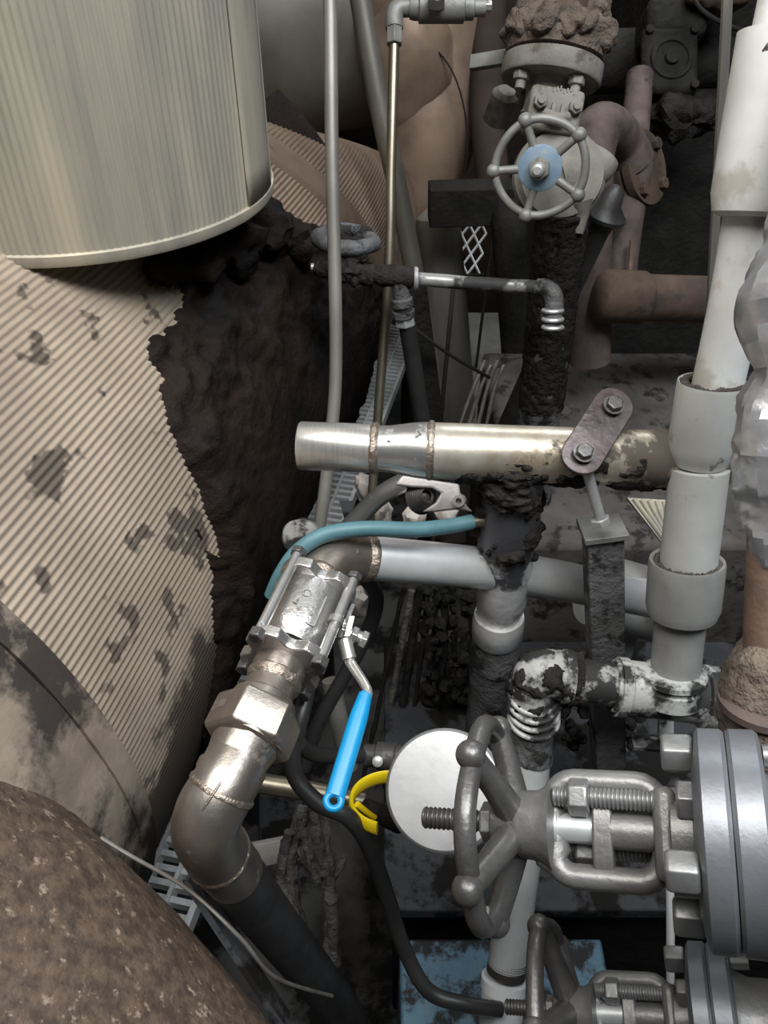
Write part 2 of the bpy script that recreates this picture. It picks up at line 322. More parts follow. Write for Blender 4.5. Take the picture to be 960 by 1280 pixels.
# far end: leaning seam, smooth band, second ribbed gore, rolled edge
def dclamp(ph, a, b):
    d = math.degrees(ph); d = d if d <= 180 else d - 360
    return min(max(d, a), b)
def seam1(ph): return 1.72 + .0088 * (dclamp(ph, 38, 112) - 49)
def seam2(ph): return seam1(ph) + .115
def vend(ph): return max(1.93 + .0245 * (dclamp(ph, 5, 104) - 42), 1.2)
def gore(fa, fb, nv, rf):
    mb = MB(); rs = []; n = int(round(2 * PI / PITCHR)) * 6
    for i in range(nv + 1):
        t = i / nv; rs.append([ves(fa(2 * PI * k / n) + (fb(2 * PI * k / n) - fa(2 * PI * k / n)) * t, 2 * PI * k / n, rf(t, 2 * PI * k / n)) for k in range(n)])
    return mb.rings(rs)
obj('gore', gore(lambda p: 1.55, seam1, 4, ripple), 'cladbrown', vessel, ang=60)
obj('gore_band', gore(lambda p: seam1(p) - .01, seam2, 6, lambda t, p: RV + .007 - .004 * t - (.012 if t == 0 else 0)), 'cladbrown', vessel)
obj('gore', gore(lambda p: seam2(p) - .005, vend, 10, lambda t, p: RV + .001 - .05 * t * t + .0018 * (1 - t) * math.sin(2 * PI * p / PITCHR)), 'cladbrown', vessel, ang=60)
obj('end_roll', gore(vend, lambda p: vend(p) + .12, 6, lambda t, p: RV - .05 - .55 * t), 'cladbrown', vessel)

# tar crust on its right shoulder
edge = [(345, 262), (300, 300), (228, 335), (214, 400), (188, 450), (205, 510), (224, 560), (236, 640), (262, 705), (286, 770)]
E2 = [ves_hit(*q) for q in edge]
def crust_edge(v):
    vs = sorted(E2)
    if v <= vs[0][0]: return vs[0][1] + (vs[0][0] - v) * 3.0
    if v >= vs[-1][0]: return vs[-1][1] + (v - vs[-1][0]) * 1.2
    for a, b in zip(vs, vs[1:]):
        if a[0] <= v <= b[0] + 1e-9: return a[1] + (b[1] - a[1]) * (v - a[0]) / max(b[0] - a[0], 1e-6)
def crust_r(v, ph):
    p = ves(v, ph); d = ph - crust_edge(v) + 0.05 * fbm(p * 14) + 0.03 * noise.noise(p * 45)
    d = min(d, (2.02 - v) * 2 + 0.1 * fbm(p * 9), (2.2 - ph) * 3)
    if d < 0: return RV - 0.012
    k = 1 - .85 * min(max((ph - rad(82)) / rad(18), 0), 1)
    return RV + 0.005 + min(d, 0.12) / 0.12 * 0.022 * k + (0.018 * max(0, 1 - d * 2.2) + .004) * (0.5 + fbm(p * 13)) * min(d / 0.1, 1) + (0.006 * max(0, 1 - d * 2) + .0012) * fbm(p * 50)
solo('tar_crust', vgrid(0.70, 2.06, 190, rad(40), (rad(130), 170), crust_r), 'tarbrown', 'thick black tar crust caked over the right shoulder of the ribbed vessel', 'tar', ves(1.3, rad(80)), ang=80)

# ------------------------------------------------------------------ upright clad column standing on it
cx, cy, rc, zb = -0.49, 1.36, 0.302, 1.45
col = thing('insulated_column', 'upright column in pale vertically ribbed aluminium cladding above the vessel', 'column', (cx, cy, zb))
nrib = 190; mb = MB(); rs = []
for i in range(9):
    z = zb + 0.012 + 1.75 * i / 8
    rs.append([V((cx + (rc + 0.0011 * math.sin(nrib * 2 * PI * k / (nrib * 6))) * math.cos(2 * PI * k / (nrib * 6)), cy + (rc + 0.0011 * math.sin(nrib * 2 * PI * k / (nrib * 6))) * math.sin(2 * PI * k / (nrib * 6)), z)) for k in range(nrib * 6)])
obj('cladding', mb.rings(rs), 'clad', col, ang=60)
obj('hem', MB().lathe((cx, cy, zb), (0, 0, 1), [(0, rc - 0.02), (0, rc + 0.002), (0.004, rc + 0.004), (0.016, rc + 0.004), (0.018, rc + 0.001)], 160), 'clad', col)
mb = MB(); a0 = rad(-22)
vs = []; fs = []
for i in range(13):
    z = zb + 0.02 + 0.55 * i / 12
    for k in range(7):
        a = a0 + rad(3.2) * k; vs.append((cx + (rc + 0.0045) * math.cos(a), cy + (rc + 0.0045) * math.sin(a), z))
for i in range(12):
    for k in range(6): fs.append((i * 7 + k, i * 7 + k + 1, i * 7 + k + 8, i * 7 + k + 7))
so = obj('lap_strip', mb.add(vs, fs), 'clad', col); so.modifiers.new('solid', 'SOLIDIFY').thickness = 0.003
# tar packed under the column's foot
mb = MB()
for q, r in (((322, 282, 1.52), 0.055), ((290, 312, 1.42), 0.05), ((250, 328, 1.33), 0.04), ((345, 300, 1.6), 0.06), ((210, 332, 1.28), 0.03)):
    mb.ball(at(*q), r, r * 0.45, 22, 4, (1.2, 1.2, 0.8))
solo('tar_lump', mb, 'tarbrown', 'lumpy tar packed below the foot of the upright clad column', 'tar', at(300, 320, 1.45))

# ------------------------------------------------------------------ brown jacketed body, lower left
a = at(-470, 1000, 0.80); b = at(250, 1690, 0.80); ax = (b - a).normalized(); L = (b - a).length
pr = [(L * k / 24, 0.232 + 0.034 * math.sin(PI * k / 24)) for k in range(25)]
solo('jacketed_drum', MB().lathe(a, ax, pr, 220, amp=0.0025, sc=30), 'blanket', 'mottled brown rounded jacket filling the lower left corner', 'vessel', (a + b) / 2)
solo('slab_plate', MB().beam(at(236, 1095, 1.02), at(372, 1300, 1.02), 0.004, 0.018, up=UPV), 'sootplate', 'narrow slate coloured plate edge beside the brown jacket', 'plate', at(300, 1200, 1.02))
for nm, pts, lb in (('wire', [(50, 1000, .98), (150, 1062, .98), (235, 1112, 1.0), (300, 1172, 1.0), (345, 1222, 1.05), (415, 1245, 1.2)], 'thin grey wire sagging from the brown jacket past the elbow'),
                    ('wire', [(258, 1115, 1.1), (275, 1160, 1.1), (320, 1215, 1.08), (352, 1290, 1.08)], 'thin grey wire running beside the slate plate edge')):
    solo(nm, MB().tube([at(*q) for q in pts], 0.0026, 8, 8), 'wire', lb, 'wire', at(*pts[0]))

# ------------------------------------------------------------------ walkway grating below
u0, u1, g0, g1, gz = -0.71, -0.494, 0.15, 3.0, 0.35
grate = thing('grating', 'galvanised bar grating walkway running between the vessel and the pipes', 'grating', AX * 1.6 + UX * -0.6 - ZX * 0.25)
bar0 = None
def gp(u, v, z): return AX * v + UX * u + ZX * (z + gz)
n = 103
for i in range(n):
    v = g0 + (g1 - g0) * i / (n - 1)
    if bar0 is None:
        bar0 = obj('bar', MB().box(gp((u0 + u1) / 2, v, -0.014), UX * (u1 - u0) / 2, AX * 0.006, ZX * 0.012), 'gratesteel', grate)
    else:
        o = bar0.copy(); C.objects.link(o); o.parent = grate; o.location = AX * (v - g0)
for u in (u1, u1 - 0.055, u1 - 0.11, u0):
    obj('cross_bar', MB().box(gp(u, (g0 + g1) / 2, -0.012), UX * (0.006 if u in (u0, u1) else 0.004), AX * (g1 - g0) / 2, ZX * 0.018), 'gratesteel', grate)
for u in (u0 + .03, u1 - .03):
    for v in (0.3, 1.6, 2.9): obj('leg', MB().box(gp(u, v, -0.315), UX * .015, AX * .015, ZX * .285), 'soot', grate)

# ------------------------------------------------------------------ plinth, machine base and casing
solo('concrete_plinth', MB().abox((0.30, 1.32, -0.25), (1.6, 2.2, 0.70)), 'plinth', 'soot speckled concrete plinth behind the thick horizontal pipe', 'plinth', (0.9, 1.7, -0.25), bevel=0.02)
base = thing('machine_skid', 'soot black machine base under the pipework', 'base', (0.6, 0.9, -0.25))
obj('body', MB().abox((0.02, 0.70, -0.25), (1.3, 1.31, 0.35)), 'soot', base, bevel=0.01)
obj('top_plate', MB().abox((0.0, 0.66, 0.35), (1.32, 1.31, 0.384)), 'sootplate', base, bevel=0.004)
obj('ledge', MB().abox((0.03, 0.30, -0.25), (0.42, 0.655, 0.275)), 'bluepaint', base, bevel=0.006)
solo('concrete_pad', MB().abox((0.22, 2.35, -0.25), (0.72, 3.4, 0.25)), 'concrete', 'dusty grey concrete pad beyond the hanging hose', 'pad', (0.3, 2.9, -0.25), bevel=0.02)
solo('machine_casing', MB().abox((0.75, 2.6, -0.25), (2.2, 3.4, 1.75)), 'soot', 'black machine casing in the dark beyond the rusty pipes', 'machine', (1.4, 3.0, -0.25), bevel=0.03)

# ------------------------------------------------------------------ header pipe (thick horizontal pipe)
hd = 1.12
HA, HB = at(374, 557, 1.13), at(905, 577, 1.09); hx = (HB - HA).normalized()
def H(px): return HA + (HB - HA) * ((px - 374) / 531.0)
hdr = thing('header_pipe', 'thick horizontal steel pipe with welded reducer and tarred tee', 'pipe', H(640))
Lp = (HB - HA).length / 531
def prof(*q): return [(x * Lp, r) for x, r in q]
obj('coupling', MB().lathe(HA, hx, prof((6, .026), (0, .0285), (0, .0325), (2, .0342), (90, .0342), (96, .0335)), 48), 'polish', hdr)
obj('weld', MB().lathe(H(466), hx, [(0, .034), (.003, .0365), (.008, .0372), (.012, .034)], 48, amp=.0016, sc=160), 'weld', hdr)
obj('reducer', MB().lathe(H(476), hx, prof((0, .0325), (14, .0330), (36, .0368), (52, .0392), (64, .0396)), 48), 'steel', hdr)
obj('weld', MB().lathe(H(537), hx, [(0, .039), (.004, .0418), (.008, .0418), (.012, .039)], 48, amp=.001, sc=160), 'weld', hdr)
obj('run', MB().lathe(H(547), hx, prof((0, .0395), (358, .0395)), 48), 'header', hdr)
# vertical branch with its tar
TV = H(650); down = V((0.02, 0.0, -1)).normalized()
def D(h): return TV + down * h
obj('branch', MB().tube([R4(D(0), .040), R4(D(.07), .043), R4(D(.14), .0435), R4(D(.27), .041), R4(D(.325), .036), R4(D(.335), .034)], None, 32, 6, amp=.003, sc=28), 'droppipe', hdr)
obj('joint', MB().lathe(D(.325), down, [(0, .034), (0, .041), (.012, .043), (.05, .043), (.056, .039), (.075, .038)], 36, amp=.001, sc=30), 'droppipe', hdr)
obj('lower_branch', MB().tube([R4(D(.38), .040), R4(D(.44), .045), R4(D(.52), .041), R4(D(1.4), .040)], None, 28, 5, amp=.003, sc=26), 'sootpipe', hdr)
obj('tar_collar', shell([R4(D(-.01), .028), R4(D(.02), .038), R4(D(.06), .0425), R4(D(.15), .043), R4(D(.20), .0425)], .0415, 70, 20, .012, 26, -.55, .0, 1.0), 'tar', hdr, ang=80)
obj('underside_tar', shell([H(575), H(650), H(720), H(860)], .0385, 70, 26, .006, 30, .45, 3.0, 0.0, (0, -.2, -.8)), 'tar', hdr, ang=80)

# clamp plate, U-bolt rod and its post
cl = thing('clamp_plate', 'purplish steel clamp plate bolted across the thick horizontal pipe', 'clamp', at(735, 560, 1.05))
cA, cB = at(729, 567, 1.045), at(768, 505, 1.075); cu = (cB - cA).normalized(); cn = (CAM - cA); cn = (cn - cu * cn.dot(cu)).normalized(); cw = cn.cross(cu)
poly = []; hl = (cB - cA).length; rr = .0275
for k in range(13): a_ = PI + PI * k / 12; poly.append((math.cos(a_) * rr, math.sin(a_) * rr))
for k in range(13): a_ = PI * k / 12; poly.append((math.cos(a_) * rr, hl + math.sin(a_) * rr))
obj('plate', MB().slab(poly, cA - cn * .004, cw, cu, .006), 'purple', cl, bevel=.0012)
for q in (cA, cB - cu * .004):
    bo = obj('bolt', MB().hexa(q + cn * .002, cn, .010, .0115, cu + cw * .3), 'castdark', cl, bevel=.0008)
    obj('washer', MB().lathe(q + cn * .001, cn, [(0, .014), (.003, .014)], 24), 'castdark', bo)
obj('hanger_rod', MB().tube([at(733, 585, 1.07), at(742, 618, 1.085), at(752, 652, 1.10)], .0075, 14, 4), 'galv', cl)
obj('nut', MB().hexa(at(752, 655, 1.105), (at(742, 618, 1.085) - at(752, 652, 1.10)), .010, .014), 'galv', cl)
pst = thing('support_post', 'square steel post with a flat top plate under the clamp plate', 'post', at(757, 960, 1.50))
pt, pb = at(753, 664, 1.15), at(760, 960, 1.40); pz = (pt - pb).normalized(); px_, py_, _ = frame(pz, V((1, 0, 0)))
obj('shaft', MB().beam(pt, pb, .0255, .0255, V((1, 0, 0))), 'sootpipe', pst, bevel=.003)
obj('top_plate', MB().box(pt + pz * .004, px_ * .031, py_ * .031, pz * .0045), 'castgrey', pst, bevel=.001)

# ------------------------------------------------------------------ silver cross pipe + ball valve line
bl = thing('ball_valve_line', 'stainless ball valve line with union nut and elbows beside the vessel', 'valve', at(340, 850, 1.0))
obj('cross_pipe', MB().tube([at(456, 697, 1.16), at(640, 715, 1.26), at(830, 752, 1.40)], .0325, 36, 4), 'silver', bl)
obj('weld', MB().lathe(at(453, 697, 1.158), at(640, 715, 1.26) - at(453, 697, 1.158), [(0, .0325), (.003, .035), (.012, .035), (.016, .0325)], 40, amp=.0014, sc=150), 'weld', bl)
obj('elbow', MB().tube([pp(456, 697, 1.16, .0325), pp(437, 697, 1.145, .0335), pp(417, 702, 1.125, .034), pp(405, 715, 1.11, .034), pp(397, 734, 1.095, .034)], None, 32, 8), 'elbowsteel', bl)
vA, vB = at(400, 724, 1.10), at(318, 905, 0.94); va = (vB - vA).normalized(); VL = (vB - vA).length
nn = CAM - (vA + vB) / 2; nn = (nn - va * nn.dot(va)).normalized(); vw = va.cross(nn)   # vw points to the picture's left
if vw.x > 0: vw = -vw
def B(a, s=0.0, n=0.0): return vA + va * (a * VL) - vw * s + nn * n     # s to the right, n to the lens
obj('weld', MB().lathe(B(-.02), va, [(0, .034), (.006, .0375), (.014, .037), (.02, .034)], 40, amp=.002, sc=130), 'weld', bl)
body = obj('valve_body', MB().lathe(B(.06), va, [(0, .033), (.006, .036), (.012, .041), (.02, .043), (.085, .043), (.092, .041), (.10, .036), (.106, .033)], 40), 'ballvalve', bl)
# raised casting marks on the body: a ring over a line of small strokes and a bracket
mk = MB(); c0 = B(.26, -.008, .0425)
mk.ring(c0, nn, .0055, .0011, 20, 6)
for k in range(4): mk.box(B(.33 + .045 * (k % 2), -.017 + .008 * k, .0428), va * .004, vw * .0010, nn * .0012); mk.box(B(.35 + .03 * (k % 2), -.017 + .008 * k, .0428), va * .001, vw * .003, nn * .0012)
mk.box(B(.33, .017, .040), va * .024, vw * .0009, nn * .0015); mk.box(B(.44, .011, .0415), va * .0009, vw * .006, nn * .0015)
obj('casting_mark', mk, 'ballvalve', body)
for a in (.06, .56):
    e = MB(); p = B(a); poly = []
    for k in range(4):                       # four-lobed end plate
        for j in range(-3, 4):
            an = PI / 4 + k * PI / 2 + j * PI / 14
            rad_ = .051 + .009 * math.cos(j * PI / 7) if abs(j) < 3 else .043
            poly.append((rad_ * math.cos(an), rad_ * math.sin(an)))
    e.slab(poly, p, vw, nn, .016 if vw.cross(nn).dot(va) > 0 else -.016); obj('end_plate', e, 'ballvalve', body, bevel=.002)
for s, n in ((-.041, .041), (.041, .041), (.041, -.041), (-.041, -.041)):
    st = obj('stud', MB().tube([B(.02, s, n), B(.66, s, n)], .0068, 14), 'steel', bl)
    obj('nut', MB().hexa(B(.66, s, n) - va * .014, va, .014, .0115, nn), 'castdark', st, bevel=.0008)
    obj('nut', MB().hexa(B(.0, s, n), va, .010, .0105, nn), 'castdark', st, bevel=.0008)
    if s > 0: obj('sleeve', MB().lathe(B(.33, s, n), va, [(0, .0105), (.010, .0105)], 16), 'ballvalve', st)
obj('neck', MB().lathe(B(.62), va, [(0, .033), (.012, .034), (.022, .0315), (.045, .0315), (.052, .0325), (.07, .034)], 40, amp=.0008, sc=60), 'elbowsteel', bl)
obj('weld', MB().lathe(B(.70), va, [(0, .0315), (.004, .035), (.012, .035), (.016, .0315)], 40, amp=.002, sc=140), 'weld', bl)
obj('union_nut', MB().lathe(B(.90), va, [(0, .047), (.004, .052), (.006, .054), (.046, .054), (.050, .051), (.054, .044)], 6, up=nn + vw * .55), 'elbowsteel', bl, bevel=.0018)
obj('union_ring', MB().lathe(B(.84), va, [(0, .033), (.006, .040), (.02, .042)], 40), 'elbowsteel', bl)
uA, uB = B(1.07), at(286, 968, .90); ud = (uB - uA)
obj('union_tail', MB().lathe(uA, ud, [(0, .046), (.006, .046), (.008, .041), (.016, .039), (.030, .036), (.042, .0355), (.046, .0385), (.054, .0385), (.058, .036), (.07, .036)], 44, amp=.0006, sc=80), 'elbowsteel', bl)
e1 = [pp(297, 952, .905, .0365), pp(278, 985, .885, .0372), pp(262, 1015, .88, .038), pp(258, 1040, .895, .038), pp(272, 1066, .94, .0375), pp(292, 1090, .99, .037)]
obj('elbow', MB().tube(e1, None, 40, 8), 'elbowsteel', bl)
obj('seam', MB().tube([at(288, 962, .866), at(268, 990, .847), at(249, 1022, .845), at(246, 1050, .862)], .0016, 8, 6), 'weld', bl)
for i, j in ((1, 2), (4, 5)):
    obj('weld', MB().lathe(V(e1[i][:3]), V(e1[j][:3]) - V(e1[i][:3]), [(-.004, .036), (0, .0392), (.004, .0392), (.008, .036)], 40, amp=.0008, sc=140), 'weld', bl)
obj('drop_pipe', MB().tube([at(290, 1088, .985), at(345, 1160, 1.16), at(420, 1255, 1.45), at(470, 1330, 1.75)], .036, 28, 4), 'darkpipe', bl)
# lever
lev0 = B(.33, .052, .012); sx = -vw
obj('stem', MB().lathe(B(.30, .035, .012), sx, [(0, .014), (.012, .014), (.012, .009), (.045, .009)], 24), 'steel', bl)
for q in (.050, .066, .080): obj('nut', MB().hexa(B(.30, q, .012), sx, .009, .0125, va), 'steel', bl, bevel=.0008)
obj('stop_bracket', MB().box(B(.22, .054, .012), va * .018, nn * .014, vw * .003), 'steel', bl, bevel=.001)
hp = [at(431, 800, 1.03), at(438, 828, 1.02), at(459, 862, .98)]
lv = obj('lever', MB().box((hp[0] + at(437, 776, 1.04)) / 2, (hp[0] - at(437, 776, 1.04)) * .55, RIGHT * .004, nn * .011), 'steel', bl, bevel=.001)
mb = MB(); mb.tube([R4(hp[0], .009), R4(at(437, 824, 1.02), .009)], None, 14); mb.tube([R4(at(436, 818, 1.02), .0075), R4(hp[1], .007), R4(hp[2], .0062), R4(at(456, 876, .97), .006)], None, 12, 4)
obj('lever_shank', mb, 'polish', lv)
# flattened blue grip with a hanging hole
q0, q1 = at(457, 868, .975), at(415, 1008, .90); gx = (q1 - q0).normalized(); gl = (q1 - q0).length; gn = CAM - q0; gn = (gn - gx * gn.dot(gx)).normalized(); gw = gx.cross(gn)
mb = MB(); rs = []
for t, wd, th in ((-.004, .004, .004), (0, .0085, .008), (.03, .0115, .0088), (.10, .0115, .0075), (.125, .0115, .006)):
    rs.append([q0 + gx * t + gw * wd * math.cos(2 * PI * k / 20) + gn * th * math.sin(2 * PI * k / 20) for k in range(20)])
mb.rings(rs)
mb.ring(q0 + gx * .131, gn, .0085, .0042, 28, 10)
obj('grip', mb, 'blue', lv)['label'] = 'blue vinyl grip with a hanging hole'

# ------------------------------------------------------------------ teal hose and little brass end
hs = thing('water_hose', 'teal rubber hose arching over the silver cross pipe', 'hose', at(450, 660, 1.12))
obj('hose', MB().tube([at(340, 745, 1.12), at(352, 718, 1.105), at(372, 690, 1.10), at(405, 669, 1.10), at(455, 661, 1.105), at(520, 662, 1.13), at(565, 657, 1.155), at(590, 652, 1.165)], .0112, 18, 8), 'teal', hs)
obj('end_fitting', MB().tube([at(586, 653, 1.163), at(606, 650, 1.17)], .0088, 16), 'brass', hs)

# ------------------------------------------------------------------ cast bracket and tubes seen under the header
br = thing('cast_bracket', 'pale cast aluminium bracket with a dark ribbed dome under the thick pipe', 'bracket', at(545, 620, 1.32))
bo_ = at(498, 598, 1.30); bX, bY = RIGHT, -UPV
sc_ = 1.30 / 1000
def P2(px, py): return ((px - 498) * sc_, (py - 598) * sc_)
obj('casting', MB().slab([P2(*q) for q in ((494, 606), (503, 594), (540, 600), (574, 605), (576, 618), (585, 634), (592, 640), (570, 637), (545, 640), (528, 640), (545, 628), (552, 616), (540, 610), (515, 609))], bo_, bX, bY, .028), 'alu', br, bevel=.004)
mb = MB()
for k in range(8): mb.ring(at(525 + k * 1.2, 622 - k * .4, 1.33 - k * .003), V((.5, -.5, .6)), .027 - .0022 * k, .0022, 28, 6)
mb.ball(at(527, 621, 1.345), .027, 0, 1, 3)
obj('ribbed_dome', mb, 'castdark', br)
obj('boss', MB().lathe(at(574, 626, 1.30), V((-.2, -.8, .6)), [(-.01, .011), (.010, .010), (.010, .005), (.0, .005)], 20), 'alu', br)
solo('bright_tube', MB().tube([at(380, 720, 1.62), at(445, 650, 1.58), at(478, 618, 1.55), at(520, 596, 1.52)], .019, 20, 5), 'steel', 'short bright tube slanting behind the hose', 'pipe', at(450, 650, 1.58))
solo('gusset', MB().slab([(0, 0), (.036, 0), (.014, .05)], at(424, 626, 1.75), RIGHT, -UPV, .01), 'sootplate', 'small grey triangular gusset above the hose', 'plate', at(435, 640, 1.75))
mb = MB(); mb.lathe(at(372, 672, 1.35), V((-.3, -.8, .5)), [(-.03, .03), (0, .03), (.006, .026)], 28)
solo('spotted_boss', mb, 'pvctar', 'round pale boss with black spots left of the hose', 'fitting', at(372, 672, 1.35))
for k, q in enumerate(((448, 752, 1.70), (455, 612, 1.75), (475, 640, 1.72), (560, 640, 1.5), (520, 650, 1.55))):
    solo('debris_chunk', MB().ball(at(*q), (.030, .03, .035, .03, .028)[k], .014, 30, 3, (.7, .8, 1.3)), 'plaster',
         ('pale plaster chunk hanging beside the valve lever', 'pale rubble chunk above the hose beside the gusset', 'pale rubble chunk between hose and slanting tube', 'pale rubble chunk under the cast bracket', 'pale rubble chunk directly above the silver pipe')[k], 'debris', at(*q))

# ------------------------------------------------------------------ long rods and tubes, upper middle
solo('conduit', MB().tube([at(395, -420, 1.12), at(411, -60, 1.25), at(415, 200, 1.30), at(420, 450, 1.38), at(412, 560, 1.42), at(399, 664, 1.46), at(392, 700, 1.48)], .0112, 16, 6), 'conduit', 'straight grey conduit rising in front of the brown cladding', 'pipe', at(419, 400, 1.37))
solo('grey_pipe', MB().tube([at(441, -60, 1.85), at(470, 110, 1.95), at(500, 250, 2.06), at(532, 420, 2.2), at(550, 540, 2.3)], .026, 18, 5), 'cladgrey', 'leaning grey brown pipe between conduit and brass tube', 'pipe', at(490, 200, 2.0))
tb = thing('sample_tube', 'thin brass tube dropping from grey fittings at the top', 'tube', at(488, 300, 1.5))
obj('tube', MB().tube([at(493, 46, 1.48), at(489, 200, 1.52), at(486, 330, 1.56), at(474, 500, 1.64), at(462, 660, 1.7)], .0098, 14, 6), 'brass', tb)
obj('nut', MB().hexa(at(493, 56, 1.48), UPV, .032, .016), 'castgrey', tb, bevel=.001)
obj('elbow', MB().tube([at(493, 36, 1.48), at(493, 18, 1.48), at(500, 10, 1.48), at(516, 9, 1.48)], .0165, 18, 6), 'castgrey', tb)
mb = MB(); mb.lathe(at(512, 9, 1.48), RIGHT, [(0, .020), (.008, .022), (.016, .022), (.018, .027), (.10, .027), (.102, .022), (.118, .022), (.12, .016), (.14, .016)], 24)
obj('valve', mb, 'castgrey', tb); obj('stem_nut', MB().hexa(at(545, 12, 1.45), -FWD + UPV, .02, .017), 'castdark', tb, bevel=.001)
obj('end_bolt', MB().hexa(at(604, 8, 1.48), RIGHT, .016, .010), 'polish', tb, bevel=.001)
solo('guide_rod', MB().tube([at(910, -60, 1.10), at(907, 40, 1.13), at(889, 370, 1.38), at(884, 470, 1.45)], .0075, 6, 5), 'conduit', 'thin grey rod standing just left of the white pipe', 'rod', at(890, 370, 1.38))

# ------------------------------------------------------------------ ducts far behind
solo('grey_duct', MB().tube([at(90, 60, 3.0), at(420, 15, 3.0), at(560, -5, 3.0)], .40, 80, 3), 'cladgrey', 'large smooth grey duct at the top beyond the column', 'duct', at(400, 20, 3.0))
bd = thing('brown_duct', 'brown stained clad duct descending behind the brass tube', 'duct', at(540, 280, 2.85))
obj('cladding', MB().tube([pp(540, -120, 2.7, .24), pp(530, 20, 2.72, .245), pp(532, 110, 2.74, .20), pp(531, 190, 2.78, .165), pp(518, 270, 2.85, .10), pp(512, 340, 2.95, .055)], None, 90, 8), 'cladbrown', bd)
obj('seam', MB().tube([at(522, 40, 2.48), at(560, 80, 2.50), at(579, 130, 2.54), at(584, 190, 2.62), at(574, 250, 2.72)], .003, 8, 6), 'tar', bd)
obj('bulge', MB().ball(at(512, 85, 2.60), .15, .02, 6, 4, (.95, .8, 1.45)), 'cladbrown', bd)
bm_ = thing('box_beam', 'black box beam below the brown duct', 'beam', at(585, 255, 2.3))
obj('web', MB().beam(at(536, 255, 2.4), at(640, 252, 2.4), .055, .05), 'soot', bm_, bevel=.004)
obj('column', MB().tube([at(632, 240, 2.4), at(640, 330, 2.4), at(648, 440, 2.5), at(650, 520, 2.55)], .055, 12, 4), 'soot', bm_)
solo('dark_riser', MB().tube([at(615, -60, 2.6), at(608, 120, 2.6), at(618, 240, 2.6)], .055, 16, 4), 'wall', 'dark riser between brown duct and far valve', 'pipe', at(610, 120, 2.6))
solo('grey_drum', MB().lathe(at(552, 350, 2.75), V((-.1, .15, 1)), [(-1.5, .13), (-.1, .085), (.16, .075), (.21, .07), (.24, .03)], 30), 'conduit', 'small grey drum beside the white mesh panel', 'drum', at(548, 360, 2.75))
# expanded metal panel
mp = thing('mesh_panel', 'white diamond mesh panel glimpsed beyond the black beam', 'panel', at(588, 335, 3.0))
mb = MB(); o0 = at(554, 344, 3.0); mX, mY = V((1, .1, 0)).normalized(), (UPV * .96 + V((.16, 0, 0))).normalized(); mZ = mX.cross(mY)
def mpnt(i, j): return o0 + mX * i + mY * j
for i in range(-4, 7):
    for s in (1, -1):
        for j in range(9):
            a_ = (i + (j % 2) * .5) * .046; b_ = a_ + s * .023
            if -.005 <= a_ <= .15 and -.005 <= b_ <= .15: mb.beam(mpnt(a_, j * .038), mpnt(b_, (j + 1) * .038), .0032, .003)
obj('strands', mb, 'gratesteel', mp)
pl_, pr_ = mpnt(-.01, 0), mpnt(.155, 0)
obj('frame', MB().beam((pl_.x, pl_.y, .25), mpnt(-.01, .33), .005, .005).beam((pr_.x, pr_.y, .25), mpnt(.155, .33), .005, .005).beam(mpnt(-.01, -.005), mpnt(.155, -.005), .005, .005), 'soot', mp)

# ------------------------------------------------------------------ small cross tube with tarred handwheel valve
ct = thing('tracer_tube', 'slim tarred cross tube with small handwheel valve and hose drop', 'tube', at(580, 352, 1.47))
obj('tube', MB().tube([at(470, 343, 1.46), at(535, 350, 1.46), at(680, 360, 1.46)], .0125, 18, 6, amp=.0012, sc=60), 'chipped', ct)
obj('tee', MB().tube([pp(462, 342, 1.46, .013), pp(480, 344, 1.46, .019), pp(512, 347, 1.46, .0195), pp(518, 348, 1.46, .016)], None, 20, 5, amp=.004, sc=40), 'tar', ct)
obj('collar', MB().ring(at(520, 348, 1.46), RIGHT, .0165, .0045, 26, 8), 'galv', ct)
dn = at(508, 420, 1.52) - at(500, 350, 1.46)
obj('drop_fitting', MB().lathe(at(500, 352, 1.46), dn, [(0, .015), (.03, .016), (.032, .020), (.045, .020), (.047, .016), (.054, .016), (.055, .021), (.066, .021), (.068, .017)], 24), 'sootpipe', ct)
obj('hex_nut', MB().hexa(at(505, 391, 1.495), dn, .026, .020), 'galv', ct, bevel=.001)
obj('drop_hose', MB().tube([at(509, 405, 1.51), at(519, 470, 1.58), at(533, 560, 1.68), at(545, 640, 1.76)], .0165, 16, 4), 'rubber', ct)
obj('elbow', MB().tube([at(672, 359, 1.46), at(686, 362, 1.45), at(693, 374, 1.45), at(691, 398, 1.46)], .0165, 20, 6, amp=.002, sc=50), 'sootpipe', ct)
el = at(691, 412, 1.47) - at(693, 376, 1.45)
for q in (388, 399, 409): obj('ring', MB().ring(at(691, q, 1.455), el, .017, .004, 24, 8), 'galv', ct)
hv = thing('small_handwheel_valve', 'tar caked little valve with a tilted round handwheel left of the brass tube', 'valve', at(432, 335, 1.46))
wc = at(432, 299, 1.47); wn = V((.08, .06, 1)).normalized()
obj('handwheel', MB().ring(wc, wn, .050, .0145, 48, 14, lambda a: .12 * noise.noise(V((math.cos(a), math.sin(a), 0)) * 2)), 'sootpipe', hv)
for k in range(3): an = 2 * PI * k / 3 + .4; x_, y_, _ = frame(wn); obj('spoke', MB().tube([wc, wc + (x_ * math.cos(an) + y_ * math.sin(an)) * .05], .007, 10), 'tar', hv)
mb = MB(); mb.tube([R4(wc, .013), R4(at(433, 325, 1.46), .022), R4(at(434, 345, 1.46), .024)], None, 18, 5, amp=.006, sc=50)
mb.tube([pp(393, 334, 1.46, .013), pp(415, 338, 1.46, .019), pp(440, 340, 1.46, .021), pp(468, 343, 1.46, .017)], None, 18, 5, amp=.006, sc=45)
